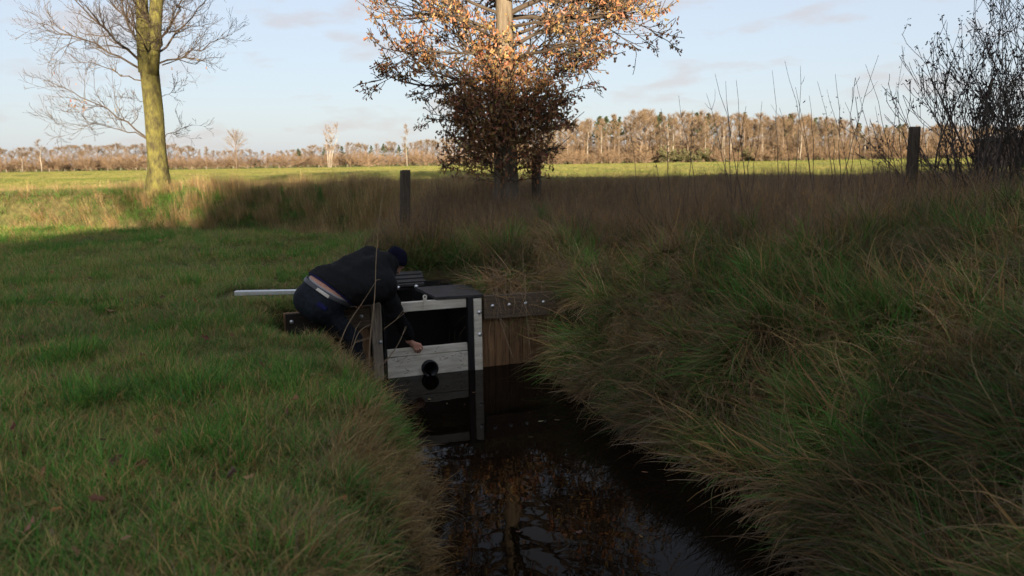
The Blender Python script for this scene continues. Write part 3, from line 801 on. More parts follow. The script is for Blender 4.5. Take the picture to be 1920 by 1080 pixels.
def meadow():
    r = np.random.default_rng(11)
    var = [clump(40, .075, .09, .26, .0068, .38, .9, [G1, G2, G3, G2, G4], r) for _ in range(3)]+[clump(26, .075, .08, .20, .0105, .45, 1.2, [G1, G2, G3, G3], r) for _ in range(2)]
    var += [clump(38, .075, .07, .19, .0058, .5, 1.1, [G1, G2, G4, ST2, OL2, ST1], r) for _ in range(3)]
    var += [clump(28, .09, .06, .17, .0055, .8, 1.3, [G4, OL2, ST1, ST2, BR3], r) for _ in range(2)]
    def dens(x, y):
        X, f = wl(x, y); s = x-xc(y)
        edge = -1.22+.22*(fbm(x, y, .5, 30)-.5)
        s = s+.26*sst(4.8, 6.3, y)*(y < 8.7)
        k = ((s < edge) | (y > 8.75) | (y < 2.2)) & (x < 3.0)
        yn = np.clip(16.8+(-3.2-x)*.31, 15.6, 19.9)
        k &= (y < yn+.35) & man_free(x, y) & in_view(x, y, 2.2)
        k &= ~((x > -2.0) & (y > 9.4)) | (fbm(x, y, 1.2, 3) > .75)
        dl = np.hypot(x, y); return k*np.clip((5.2/np.maximum(dl, 2.5))**1.15, .10, 1.0)
    x, y = on_ground(150000, -16, 3, 1.2, 20.5, dens, r)
    z = height(x, y); n = len(x)
    gx, gy = slope(x, y); nrm = np.stack([-gx*.5, -gy*.5, np.ones(n)], 1)
    pat = fbm(x, y, .8, 21); pat2 = fbm(x, y, 2.6, 22)
    s = x-xc(y)+.26*sst(4.8, 6.3, y)
    near_edge = sst(-1.75, -1.35, s)*(y < 8.6)
    dry = np.clip((pat-.56)*3+near_edge*.5, 0, 1)
    idx = np.where(r.random(n) < dry*.8, np.where(r.random(n) < .5, r.integers(5, 8, n), r.integers(8, 10, n)), r.integers(0, 5, n))
    sc = r.uniform(.7, 1.2, n)*(.35+1.35*fbm(x, y, .42, 23)**1.2)*np.where(pat2 > .5, 1.05, .92)*(1+.15*sst(6, 16, np.hypot(x, y)))
    foot = np.exp(-((x+1.95)**2/.5+(y-7.5)**2/.45)); sc = sc*(1-.45*foot)
    scl = np.stack([.5+sc*.55, .5+sc*.55, sc], 1)
    t = (.86+.52*pat2)[:, None]*np.stack([.74+.5*pat, .97+.1*pat, .95+.0*pat], 1)*r.uniform(.8, 1.2, n)[:, None]
    scatter('meadow_grass', 'lush green meadow grass on the near bank left of the ditch', var, np.stack([x, y, z], 1), eul_from(nrm, r.uniform(0, 6.283, n)), scl, idx, t)
meadow()

def edge_straw():
    """long yellowed grass hanging over the left edge of the water"""
    r = np.random.default_rng(12)
    var = [clump(30, .08, .20, .40, .0052, .55, 1.3, [ST1, ST2, ST2, ST3, BR3, OL2, ST1, (.30,.17,.07)], r, 5, along=.3) for _ in range(5)]
    def dens(x, y):
        s = x-xc(y)+.26*sst(4.8, 6.3, y); X, f = wl(x, y)
        return (s > -1.52) & (s < -1.0) & (f > .5) & (y > 1.5) & ((s < -1.22) | (f > .5))
    x, y = on_ground(9000, -3.5, 0.2, 1.4, 8.8, dens, r)
    k = r.random(len(x)) < 1.0*np.clip((5/np.maximum(y, 2.5)), .5, 1.2)*np.clip(2.6*(fbm(x, y, .5, 31)-.36), 0, 1); x, y = x[k], y[k]; n = len(x); z = height(x, y)
    gx, gy = slope(x, y); nrm = np.stack([-gx*.6, -gy*.6, np.ones(n)], 1); az = np.arctan2(-gy, -gx)+(fbm(x, y, .5, 33)-.5)*5+r.normal(0, .6, n)
    sc = r.uniform(.45, 1.2, n)*(.6+.7*fbm(x, y, .35, 34))*np.where(y > 6.3, .72, 1); t = r.uniform(.75, 1.2, (n, 1))*np.array([[1, 1, 1]])
    scatter('bank_edge_grass', 'long straw coloured grass hanging over the left edge of the water', var, np.stack([x, y, z], 1), eul_from(nrm, az), np.stack([sc]*3, 1), r.integers(0, 5, n), t)
edge_straw()

def lodged():
    """long flattened grass hanging in tussocks on the right bank"""
    r = np.random.default_rng(13)
    LEN = ((.28, .62, .0092, .85, 1.15), (.32, .72, .0085, 1.0, 1.15))
    var = [clump(34, .10, *LEN[0][:3], *LEN[0][3:], [OL1, OL2, G4, OL1, ST2, G1, G2], r, 6, along=.74) for _ in range(5)]
    var += [clump(36, .10, *LEN[1][:3], *LEN[1][3:], [BR1, (.32,.20,.095), ST2, (.36,.25,.13), (.22,.14,.075), (.27,.165,.08), BR3], r, 6, along=.72) for _ in range(5)]
    var += [clump(30, .08, .22, .50, .0080, .35, .9, [G1, G2, G4, OL1], r, 5) for _ in range(3)]
    var += [clump(9, .12, .40, .80, .0100, 1.1, .7, [ST3, ST1, ST2, OL2, (.32,.19,.09)], r, 6, along=.6) for _ in range(3)]
    # tussock centres
    cx, cy_ = on_ground(4000, -2.2, 12, .8, 13, None, r); keep = []
    for i in range(len(cx)):
        if all((cx[i]-cx[j])**2+(cy_[i]-cy_[j])**2 > .55**2 for j in keep): keep.append(i)
    TC = np.stack([cx[keep], cy_[keep]], 1); nT = len(TC); TH = r.uniform(.02, .34, nT); TB = r.normal(0, .30, nT); TT = r.uniform(.5, 1.55, nT); TA = r.normal(0, .75, nT)
    def dens(x, y):
        s = x-xc(y); X, f = wl(x, y)
        k = (s-.26*(1-sst(4.8, 7.2, y)) > .95+.14*fbm(x, y, .4, 44)) & (y > 1.2) & man_free(x, y) & in_view(x, y, 2.2) & ~((X < 2.0) & (f > 0) & (f < .50))
        k &= (f > 0) | (X > 1.1)
        top = 11.2+1.2*(fbm(x, y, 1.5, 40)-.5)-1.75*np.clip(x-1.1, 0, 1.8)+.12*np.clip(x-3, 0, 9)
        k |= (y > 9.9) & (y < 12.4) & (x > -2.2) & (x < 4) & in_view(x, y)
        k |= (f < -.12) & (f > -1.6) & (X > 1.0) & (X < 3.4)
        k |= (X > 2.02) & (X < 2.9) & (f > .02) & (f < .7)
        k &= (y < top+.8) & (man_free(x, y) | ((X > 2.0) & (f > .02)))
        return k*np.clip((5.5/np.maximum(np.hypot(x, y), 2.2))**1.1, .2, 1)
    x, y = on_ground(27000, -2.4, 12, 1.0, 12.6, dens, r); n = len(x); z = height(x, y)
    gx, gy = slope(x, y, .3); s = x-xc(y)
    d2 = (x[:, None]-TC[None, :, 0])**2+(y[:, None]-TC[None, :, 1])**2; ti = d2.argmin(1); dd = np.sqrt(d2.min(1))
    z = z+TH[ti]*np.exp(-(dd/.34)**2)
    ox, oy = x-TC[ti, 0], y-TC[ti, 1]; on = np.maximum(np.hypot(ox, oy), .05)
    g = np.maximum(np.hypot(gx, gy), .02); k = np.clip(g*2.4, .35, 1.6)
    wx, wy = ox/on*np.clip(on/.25, 0, 1)*.5-gx/g*k-.12, oy/on*np.clip(on/.25, 0, 1)*.5-gy/g*k-.22
    az = np.arctan2(wy, wx)+TA[ti]+r.normal(0, .50, n)
    bump = np.stack([ox, oy, np.zeros(n)], 1)*(TH[ti]/.30*np.exp(-(dd/.34)**2)*3.0)[:, None]
    nrm = np.stack([-gx*.8, -gy*.8, np.ones(n)], 1)+bump
    m1 = fbm(x, y, .75, 41); m2 = fbm(x, y, 1.7, 42)
    brown = np.clip((m2-.48)*3.8+.70+TB[ti]+.30*(1-sst(1.0, 2.2, s)), 0.04, .96)
    fresh = np.clip((fbm(x, y, .6, 45)-.58)*6, 0, .75)
    idx = np.where(r.random(n) < brown, r.integers(5, 10, n), r.integers(0, 5, n)); idx = np.where(r.random(n) < fresh*(1-brown*.5), r.integers(10, 13, n), idx); idx = np.where(r.random(n) < .20, r.integers(13, 16, n), idx)
    sc = r.uniform(.60, 1.2, n)*(.75+.45*m1)
    t = (TT[ti]*(.8+.4*fbm(x, y, .5, 46)))[:, None]*r.uniform(.75, 1.2, (n, 1))*np.array([[1, 1, 1]])
    scatter('bank_grass', 'long flattened green and brown grass hanging in tussocks over the right bank', var, np.stack([x, y, z+.01], 1), eul_from(nrm, az), np.stack([sc]*3, 1), idx, t)
lodged()

def weeds():
    """dry brown weeds and grass behind the weir up to the field edge"""
    r = np.random.default_rng(14)
    var = [stems(12, .22, .35, .85, .0088, [PU1, BR1, BR2, PU2, BR3, ST2], r, 5, .22, .6) for _ in range(4)]+[stems(5, .25, .5, 1.15, .0095, [PU1, BR3, PU2, ST2, BR3], r, 7, .26, .8) for _ in range(1)]
    var += [clump(38, .18, .30, .72, .0065, .34, .65, [BR1, BR3, ST2, BR2, PU1, ST1], r, 4) for _ in range(5)]
    var += [clump(38, .16, .2, .5, .0075, .4, .9, [OL1, G3, BR3, OL2, G2], r, 4) for _ in range(3)]
    def dens(x, y):
        low = 10.6+1.0*(fbm(x, y, 1.3, 50)-.5)-1.85*np.clip(x-1.1, 0, 1.8)+.12*np.clip(x-3, 0, 9)
        k = (y > low) & (y < 22.5) & (x > -2.05-.03*(y-12)-.5*(fbm(x, y, .8, 55)-.5)) & in_view(x, y, 2.5)
        return k*np.clip((12/np.maximum(y, 8))**.8, .4, 1)
    x, y = on_ground(38000, -5, 18, 6.8, 22.5, dens, r); n = len(x); z = height(x, y)
    m = fbm(x, y, 1.4, 51); nrm = np.tile([0, 0, 1.0], (n, 1))+r.normal(0, .08, (n, 3))*[1, 1, 0]
    f0 = sst(10.2, 13.2, y+1.5*(m-.5)+1.85*np.clip(x-1.1, 0, 1.8)-.12*np.clip(x-3, 0, 9))
    u = r.random(n); idx = np.where(u < .42*f0, r.integers(0, 5, n), np.where(u < .35+.55*f0, r.integers(5, 10, n), r.integers(10, 13, n)))
    sc = r.uniform(.5, 1.05, n)*(.55+.55*m)*(.80+.2*f0)
    tall = (x > .6) & (y < 15) & (r.random(n) < .17); idx = np.where(tall, 4, idx); sc = sc*(1-.28*sst(11, 16, y))*np.where(tall, r.uniform(1.1, 1.7, n), 1); t = (.72+.65*fbm(x, y, .7, 52))[:, None]*r.uniform(.75, 1.25, (n, 1))*np.array([[1.08, .98, .88]])
    scatter('dry_weeds', 'dense dry brown weeds and dead grass between the weir and the field', var, np.stack([x, y, z], 1), eul_from(nrm, r.uniform(0, 6.283, n)), np.stack([sc]*3, 1), idx, t)
weeds()

def far_bank():
    r = np.random.default_rng(15)
    var = [clump(44, .16, .35, .62, .006, .16, .35, [ST1, ST3, ST2, BR3], r, 4) for _ in range(4)]
    var += [clump(44, .18, .12, .28, .008, .45, 1.0, [G4, OL1, G2, G1, G2, G4], r, 4) for _ in range(4)]
    var += [clump(44, .18, .13, .32, .007, .6, 1.0, [BR1, BR3, ST2, OL2, OL1, G3], r, 4) for _ in range(3)]
    def dens(x, y):
        yn = np.clip(16.8+(-3.2-x)*.31, 15.6, 19.9)
        return ((y > yn+.2) & (y < 24.2) & (x < -1.0) & in_view(x, y, 3))*1.0
    x, y = on_ground(15000, -19, -1, 15.6, 24.2, dens, r); n = len(x); z = height(x, y)
    m = fbm(x, y, 1.3, 61); lft = 1-sst(-11.6, -9.9, x+.8*(m-.5)); top = sst(-.1, .5, z)
    mid = 1-sst(-9.5, -7, x)
    u = r.random(n)
    idx = r.integers(4, 8, n)
    idx = np.where(u < lft*np.clip(.45+.6*top, 0, 1)*.95, r.integers(0, 4, n), idx)
    br = sst(-4.8, -3.0, x)*.55+(1-top)*.08; idx = np.where(r.random(n) < br*(.3+.8*m), r.integers(8, 11, n), idx)
    onfield = (y > 22.6); idx = np.where(onfield, r.integers(4, 8, n), idx)
    sc = r.uniform(.6, 1.1, n)*(.7+.5*m); sc = np.where(onfield, sc*.55, sc)
    gx, gy = slope(x, y, .3); nrm = np.stack([-gx*.35, -gy*.35, np.ones(n)], 1)
    t = (.8+.4*m)[:, None]*r.uniform(.8, 1.2, (n, 1))*np.array([[1, 1, 1]])
    scatter('far_bank_grass', 'golden dry grass and green turf on the far bank around the left tree', var, np.stack([x, y, z], 1), eul_from(nrm, r.uniform(0, 6.283, n)), np.stack([sc]*3, 1), idx, t)
far_bank()

def field():
    """the sunlit meadow beyond: wide low tufts"""
    r = np.random.default_rng(16)
    YG1, YG2, YG3 = (.115,.15,.030), (.145,.165,.040), (.09,.13,.028)
    var = [clump(150, .75, .07, .16, .010, .3, .6, [YG1, YG2, YG3, YG1], r, 2) for _ in range(4)]
    var += [clump(150, .75, .08, .18, .010, .3, .6, [(.27,.23,.09), (.22,.2,.07), YG2], r, 2) for _ in range(3)]
    d = 23+ (330-23)*r.random(9000)**1.45; a = r.uniform(-.80, .80, 9000); x = d*a; y = d
    k = (height(x, y) > -.3) & ~((x > -4) & (y < 24)); x, y = x[k], y[k]; n = len(x); z = height(x, y)
    st = np.clip((fbm(x*.10, y, 8.0, 8)-.52)*6, 0, 1)
    idx = np.where(r.random(n) < st*.85, r.integers(4, 7, n), r.integers(0, 4, n))
    g = 1+sst(40, 250, y)*1.6
    t = (.85+.3*fbm(x*.2, y, 6, 71))[:, None]*r.uniform(.85, 1.15, (n, 1))*np.array([[1, 1, 1]])
    sc = r.uniform(.75, 1.15, n)
    scatter('field_grass', 'sunlit yellow green grass of the wide field', var, np.stack([x, y, z], 1), np.stack([0*x, 0*x, r.uniform(0, 6.28, n)], 1), np.stack([sc*g, sc*g, sc*(1+.35*(g-1))], 1), idx, t)
field()
#@@PART4

# ------------------------------------------------------------------ trees
BARK_MOSS = mat('mossy_bark', (0.042, 0.034, 0.025), .9, spec=.15, c2=(0.130, 0.122, 0.034), var=.3, scale=6.5, bump=1.0, bscale=22, stretch=(1.3, 1.3, .6))
BARK_OAK = mat('oak_bark', (0.105, 0.085, 0.062), .9, spec=.15, var=.45, scale=4, bump=.9, bscale=16, stretch=(2.6, 2.6, .4))
BARK_DARK = mat('dark_brown_bark', (0.054, 0.041, 0.031), .85, spec=.2, var=.3, scale=3)
BARK_TWIG = mat('grey_brown_bark', (0.115, 0.085, 0.060), .85, spec=.2, var=.3, scale=3)

def vnoise(rn, s): return Vector((rn.gauss(0, s), rn.gauss(0, s), rn.gauss(0, s)))
RMIN = [.0038]                                  # thinnest twig
def grow(mb, p, d, L, r, lv, rn, tips, up=.10, wob=.12, c=None, maxlv=3, step=.22, nch=None, spread=.75, path=None):
    """a branch and, from it, its twigs"""
    if path is None:
        n = max(3, int(L/step)); pts = [Vector(p)]; d = Vector(d).normalized()
        for i in range(n):
            d = (d+vnoise(rn, wob)+Vector((0, 0, up/n*2))).normalized(); pts.append(pts[-1]+d*(L/n))
    else:
        pts = path; n = len(pts)-1; L = sum((pts[i+1]-pts[i]).length for i in range(n))
    rad = [max(r*(1-.78*i/n), RMIN[0]) for i in range(n+1)]
    mb.tube(pts, rad, 7 if lv == 0 else (5 if lv == 1 else 3), c, cap=False)
    tips.append((pts[-1], (pts[-1]-pts[-2]).normalized(), lv))
    if lv >= maxlv: return
    k = nch(L, lv) if nch else max(2, int(L*3.2))
    for j in range(k):
        t = rn.uniform(.16, 1.0); q = t*n; i = min(int(q), n-1); b = pts[i].lerp(pts[i+1], q-i)
        ax = (pts[i+1]-pts[i]).normalized(); side = ax.cross(vnoise(rn, 1)).normalized()
        a = rn.uniform(.45, 1.0)*spread; dd = (ax*math.cos(a)+side*math.sin(a)+Vector((0, 0, .12))).normalized()
        l = L*rn.uniform(.28, .58)*(1.12-.6*t)
        if l < .12: continue
        grow(mb, b, dd, l, max(rad[i]*.55, .003), lv+1, rn, tips, up, wob*1.15, c, maxlv, step*.75, nch, spread)

def bare_tree():
    rn = random.Random(4); D = 22.0
    base = at(298, 364, D); base.z = float(height(base.x, base.y))
    T = empty('bare_tree', base); tag(T, 'bare tree with a mossy forked trunk on the far bank at left', 'tree')
    Pp = lambda px, py, dy=0: at(px, py, D+dy)-base
    m = MB()
    pts = [Vector((0, 0, -.25)), Vector((0, 0, .08))]+[Pp(*q) for q in ((296, 320), (293, 270), (289, 215), (284, 165), (280, 125), (277, 98))]
    m.tube(pts, [.52, .36, .285, .265, .25, .245, .26, .25], 18)
    m.tube([Pp(274, 135, .02), Pp(269, 85, .05), Pp(267, 0, .1), Pp(266, -110, .2), Pp(258, -240, .3), Pp(250, -330, .5)], [.19, .175, .165, .13, .09, .03], 12)
    m.tube([Pp(284, 140, -.05), Pp(288, 80, -.08), Pp(293, 0, -.12), Pp(299, -120, -.2), Pp(310, -250, -.3), Pp(318, -350, -.2)], [.19, .185, .17, .14, .09, .03], 12)
    # bark unevenness
    m.v = [tuple(Vector(v)*(1)+Vector((math.sin(v[2]*9+v[0]*20)*.016+math.sin(v[2]*3.1)*.012, math.cos(v[2]*7+v[1]*25)*.016, 0))) for v in m.v]
    m.build('trunk', BARK_MOSS, T, True)
    limbs = [((268,120),(195,60),(120,-25),-.9,.062),((268,132),(170,80),(70,40),.7,.050),((272,152),(200,128),(140,112),-.6,.030),((275,258),(190,195),(85,150),-.4,.040),
             ((277,262),(190,222),(108,236),.6,.026),((271,100),(225,20),(190,-70),.5,.05),((300,118),(370,96),(440,62),-.3,.040),((301,96),(352,40),(402,-20),.8,.048),
             ((303,70),(340,20),(368,-50),-1.,.045),((304,122),(360,110),(408,118),1.1,.026),((309,258),(335,240),(382,232),-.5,.016),((302,182),(335,172),(352,150),.5,.012),
             ((290,60),(250,0),(215,-40),-1.6,.04),((283,110),(262,60),(240,10),-1.9,.035),((295,100),(315,60),(335,5),-1.9,.035),((280,90),(300,40),(310,-10),1.9,.04),((266,60),(220,20),(150,-60),1.2,.05),
             ((296,20),(350,-60),(410,-130),.5,.05),((268,20),(200,-60),(120,-130),.3,.05),((297,-80),(340,-160),(380,-260),-1,.045),((266,-80),(230,-170),(180,-260),1,.045),((277,200),(255,185),(225,180),-.5,.012)]
    for s_, mid, e, dy, r in limbs:
        a, b, c = Pp(*s_), Pp(*mid, dy*.55), Pp(*e, dy*1.3)
        path = []
        for k in range(10):
            t = k/9; q = a*(1-t)**2+b*2*t*(1-t)+c*t*t
            path.append(q+vnoise(rn, .035*(t > 0)))
        mb = MB(); tips = []
        grow(mb, None, None, 0, r*.66, 0, rn, tips, up=.16, wob=.15, path=path, maxlv=3, step=.16, nch=lambda L, lv: int((12, 7, 4)[lv]*(0.5+min(L, 3.2)/2.4)), spread=.95)
        # a few dead leaves that still cling
        mb.build('limb', BARK_DARK, T, False)
    lf = MB()
    for k in range(46):
        w = rn.random()
        c = Pp(rn.gauss(148, 10), rn.gauss(197, 7), -.3) if w < .55 else Pp(rn.uniform(70, 230), rn.uniform(10, 230), rn.uniform(-.6, .6)) if w < .85 else Pp(rn.uniform(310, 430), rn.uniform(40, 130), rn.uniform(-.4, .4))
        leaf(lf, c, rn, .075)
    tag(lf.build('dead_leaves', LEAF, T), kind='stuff')

OAKC = [(.29,.160,.072), (.22,.115,.056), (.35,.21,.105), (.16,.085,.048), (.25,.135,.066)]
def leaf(mb, c, rn, s, pal=OAKC, hang=.6):
    """one lobed, folded dead leaf"""
    ax = (Vector((0, 0, -hang))+vnoise(rn, .55)).normalized(); sd = ax.cross(vnoise(rn, 1)).normalized(); nn = ax.cross(sd)
    s *= rn.uniform(.65, 1.25); w = s*rn.uniform(.40, .58); f = rn.uniform(.05, .22)*s; bend = rn.uniform(-.2, .2)*s
    col = tuple(v*rn.uniform(.75, 1.25) for v in rn.choice(pal))
    P = lambda a, b, h: c+ax*(a*s)+sd*(b*w)+nn*(h)
    v = [P(0, 0, 0), P(.30, .42, f), P(.45, .22, f*.6), P(.70, .55, f+bend*.5), P(1, 0, bend), P(.70, -.55, f+bend*.5), P(.45, -.22, f*.6), P(.30, -.42, f), P(.5, 0, bend*.3)]
    mb.add(v, [(0, 1, 8), (1, 2, 8), (2, 3, 8), (3, 4, 8), (4, 5, 8), (5, 6, 8), (6, 7, 8), (7, 0, 8)], col)

def oak():
    rn = random.Random(9); D = 16.0
    base = at(947, 380, D); base.z = float(height(base.x, base.y))
    T = empty('oak_tree', base); tag(T, 'oak holding brown and orange dead leaves, standing in weeds behind the weir', 'tree')
    m = MB(); zt = [-.2, .1, .5, 1.2, 2.0, 3.0, 4.2, 5.5, 7.0, 8.6, 10.0]; rt = [.36, .29, .25, .235, .215, .19, .165, .13, .095, .055, .015]
    pts = [Vector((rn.gauss(0, .02)+.012*z, rn.gauss(0, .02), z)) for z in zt]; m.tube(pts, rt, 14); m.build('trunk', BARK_OAK, T, True)
    rl = random.Random(19); lv_ = MB(); prof_z = [.6, 1.1, 1.7, 2.4, 3.0, 4.0, 5.0, 6.5, 8.0, 9.5, 10.2]
    pl = [1.35, 1.45, 1.75, 2.6, 3.1, 3.5, 3.8, 3.4, 2.6, 1.1, .3]; pr = [1.2, 1.35, 1.5, 2.2, 3.4, 4.3, 4.5, 3.9, 2.7, 1.1, .3]
    nb = 0
    for i in range(96):
        z = .75+9.3*(i/96)**1.05+rn.uniform(-.1, .1); az = i*2.39996+rn.gauss(0, .3); dx = math.cos(az); dy = math.sin(az)
        L = float(np.interp(z, prof_z, pr if dx > 0 else pl))*rn.uniform(.72, 1.04)*(1 if abs(dx) > .35 else .85)
        r = .008+.011*L*rn.uniform(.8, 1.2)
        p = Vector((0.012*z+dx*.1, dy*.1, z)); up = .10 if z < 3 else .25
        d = Vector((dx, dy, rn.uniform(-.05, .25) if z < 3.2 else rn.uniform(.1, .4)))
        mb = MB(); tips = []
        grow(mb, p, d, L, r, 0, rn, tips, up=up*.6, wob=.10, maxlv=2, step=.2, nch=lambda L, lv: int((10, 6)[lv]*(0.5+min(L, 3)/2.2)), spread=.85)
        mb.build('limb', BARK_DARK, T)
        core = 1.3 if z < 3.4 else 1.0
        for (q, dd, lv) in tips:
            if (lv == 0 and rl.random() < .3) or rl.random() > .94: continue
            for k in range(rl.choice((2, 3, 4, 5, 6)) if core > 1.2 else rl.choice((2, 3, 3, 4, 5))):
                leaf(lv_, q-dd*rl.uniform(0, .26)+vnoise(rl, .035), rl, .092)
    # dense leafy twigs low on the trunk
    for k in range(7600):
        z = rl.triangular(.45, 3.75, 1.9); R_ = float(np.interp(z, [.4, .9, 1.9, 2.8, 3.4, 3.8], [.95, 1.35, 1.55, 1.15, .7, .3]))
        a = rl.uniform(0, 6.283); rr = R_*rl.random()**.62*(.82+.18*math.sin(a*3+z*4)); leaf(lv_, Vector((math.cos(a)*rr-.05, math.sin(a)*rr, z+.12*math.sin(a*5))), rl, .092)
    for k in range(70):
        z = rl.uniform(.6, 3.0); a = rl.uniform(0, 6.283); R_ = float(np.interp(z, [.4, .9, 1.9, 2.8, 3.4], [.95, 1.3, 1.5, 1.1, .7])); mb = MB(); tips = []
        grow(mb, Vector((math.cos(a)*.1, math.sin(a)*.1, z-.2)), Vector((math.cos(a), math.sin(a), rl.uniform(0, .45))), R_*.95, .008, 1, rl, tips, up=.06, wob=.12, maxlv=2, step=.16, nch=lambda L, lv: 5, spread=.8)
        mb.build('limb', BARK_DARK, T)
    tag(lv_.build('foliage', LEAF, T), 'brown and orange dead leaves', None, None, 'stuff')
bare_tree(); RMIN[0] = .0072; oak(); RMIN[0] = .0038

# ------------------------------------------------------------------ shrub, tall stems, posts
DARKTWIG = mat('dark_shrub_twig', (0.070, 0.058, 0.048), .85, spec=.2, var=.3, scale=4)
def shrub():
    rn = random.Random(21); D = 11.0
    base = at(1862, 340, D); base.z = float(height(base.x, base.y))
    T = empty('shrub', base); tag(T, 'dark leafless shrub with dried seed clusters at the right edge', 'shrub')
    sd = MB()
    for i in range(56):
        bx = rn.gauss(.26, .44); p = Vector((bx, rn.gauss(0, .35), -.1)); tx = bx*1.4+rn.gauss(-.02, .88)
        tip_h = rn.uniform(1.2, 3.35)*(1-.30*abs(min(tx, 0))/1.1)
        d = Vector((tx-bx, rn.gauss(0, .35), tip_h)); mb = MB(); tips = []
        grow(mb, p, d, d.length, rn.uniform(.009, .020), 0, rn, tips, up=.15, wob=.075, maxlv=2, step=.16, nch=lambda L, lv: int((10, 4)[lv]*(.4+min(L, 3)/3)), spread=.75)
        mb.build('stem', DARKTWIG, T)
        for q, dd, lv in tips:
            if lv == 0 or rn.random() > .42: continue
            for k in range(rn.randint(3, 7)): leaf(sd, q+vnoise(rn, .028), rn, .05, [(.05,.04,.035), (.07,.05,.04), (.045,.035,.035)], .2)
    tag(sd.build('seed_clusters', LEAF, T), kind='stuff')
shrub()

def tall_stems():
    rn = random.Random(33)
    S_ = [(1269,179),(1342,137),(1360,152),(1379,152),(1448,131),(1473,115),(1502,123),(1567,137),(1625,121),(1646,104),(1604,146),(1550,167),(1325,175),(1665,156),(1696,88),(1398,196),
          (1240,205),(1300,210),(1430,190),(1520,178),(1585,190),(1535,150),(1640,200),(1680,180),(1462,200),(1415,225),(1610,215),(1560,230),(1490,160),(1350,230),(1215,240),(1185,255),(1700,205),(1655,235)]
    for i, (tx, ty) in enumerate(S_):
        D = rn.uniform(10.6, 13.2); lean = rn.choice((1, 1, 1, -1))*rn.uniform(10, 75)*(330-ty)/200
        b = at(tx+lean, 350, D); b.z = float(height(b.x, b.y)); t = at(tx, ty, D+rn.uniform(-.3, .3)); v = t-b
        path = []
        for k in range(9):
            q = k/8; path.append(v*q+Vector((-v.x*.35*q*(1-q), 0, 0))+vnoise(rn, .012*(k > 0))-Vector((0, 0, .08*(k == 0))))
        mb = MB(); mb.tube(path, [.0075*(1-.70*k/8) for k in range(9)], 4)
        for k in range(rn.randint(0, 4)):
            j = rn.randint(2, 7); dd = (path[j+1]-path[j]).normalized(); sd = dd.cross(vnoise(rn, 1)).normalized(); l = rn.uniform(.05, .35)
            p = path[j]; mb.tube([p, p+(dd*.75+sd*.55)*l*.5, p+(dd*.9+sd*.45)*l], [.0035, .003, .0015], 3)
        if rn.random() < .45:
            for k in range(7): leaf(mb, path[rn.randint(4, 7)]+vnoise(rn, .03), rn, .04, [(.6,.5,.45)], .3)
        o = mb.build('tall_dry_stem', DARKTWIG); o.location = b
        tag(o, 'thin leafless stem rising above the weeds against the sky and far wood', 'dry stem', 'tall dry stems above the weeds')
tall_stems()

POST = mat('old_post_wood', (0.070, 0.056, 0.042), .9, spec=.15, var=.45, scale=4, bump=.6, bscale=14, stretch=(9, 9, .8))
def fence_post(px, top, D, r, label, lean=0.0, bottom=470):
    b = at(px, top, D); g = float(height(b.x, b.y)); h = b.z-g; rn = random.Random(int(px))
    m = MB(); n = 12; rows = [(-.35, 1.04), (0, 1.02), (h*.4, 1.0), (h*.8, .98), (h-.02, .97), (h, .88)]; V = []
    for z, k in rows:
        for i in range(n):
            a = 2*math.pi*i/n; q = r*k*(1+.05*math.sin(a*3+px)+rn.uniform(-.02, .02)); V.append((q*math.cos(a)+lean*(z-h), q*math.sin(a), z+(rn.uniform(-.008, .008) if z == h else 0)))
    m.add(V, [(a*n+i, a*n+(i+1) % n, (a+1)*n+(i+1) % n, (a+1)*n+i) for a in range(len(rows)-1) for i in range(n)]+[tuple((len(rows)-1)*n+i for i in range(n))])
    o = m.build('fence_post', POST, None, False); o.location = (b.x, b.y, g); tag(o, label, 'fence post', 'old wooden fence posts')
fence_post(760, 319, 12.0, .083, 'grey wooden fence post standing behind the bending man', .045)
fence_post(1716, 238, 11.2, .080, 'dark wooden fence post beside the leafless shrub at right')
fence_post(1005, 290, 16.4, .10, 'thick weathered post in the weeds just right of the oak trunk')

STALK = mat('dry_stalk', (0.24, 0.175, 0.11), .8, spec=.2, var=.3, scale=6)
def stalk(name, label, pts, r, side=(), cat='dry stem', group=None):
    P = [at(*p) for p in pts]; b = P[0].copy(); m = MB(); Q = []
    for i in range(len(P)-1):
        for k in range(4): Q.append(P[i].lerp(P[i+1], k/4)-b)
    Q.append(P[-1]-b); n = len(Q)
    for it in range(2): Q = [Q[0]]+[(Q[i-1]+Q[i]*2+Q[i+1])/4 for i in range(1, n-1)]+[Q[-1]]
    m.tube(Q, [r*(1-.7*i/(n-1)) for i in range(n)], 5)
    for sp in side:
        SP = [at(*p)-b for p in sp]; m.tube(SP, [r*.6*(1-.6*i/(len(SP)-1)) for i in range(len(SP))], 4)
    o = m.build(name, STALK, None, True); o.location = b; tag(o, label, cat, group)
stalk('dry_stalk', 'tallest pale grass stalk rising past the man\'s back from the water edge', [(690,735,7.35),(693,640,7.4),(703,560,7.42),(705,480,7.45),(712,400,7.45),(724,330,7.5)], .0075)
stalk('dry_stalk', 'forked pale stalk leaning across the man\'s jacket from the straw below', [(628,668,7.2),(650,610,7.25),(680,567,7.3),(702,532,7.3)], .0062, [[(702,532,7.3),(706,525,7.3),(714,524,7.32)]])
stalk('bramble_stem', 'grey forked bramble stem arching over the man\'s sleeve to the white board', [(712,690,7.4),(738,660,7.5),(752,636,7.55),(760,612,7.6)], .0060, [[(745,648,7.5),(755,628,7.6),(763,612,7.6)], [(716,620,7.5),(742,600,7.6),(753,586,7.6),(757,580,7.6)], [(742,600,7.6),(760,586,7.6),(765,583,7.6)], [(668,642,7.4),(700,632,7.5),(716,620,7.5)]], 'bramble')
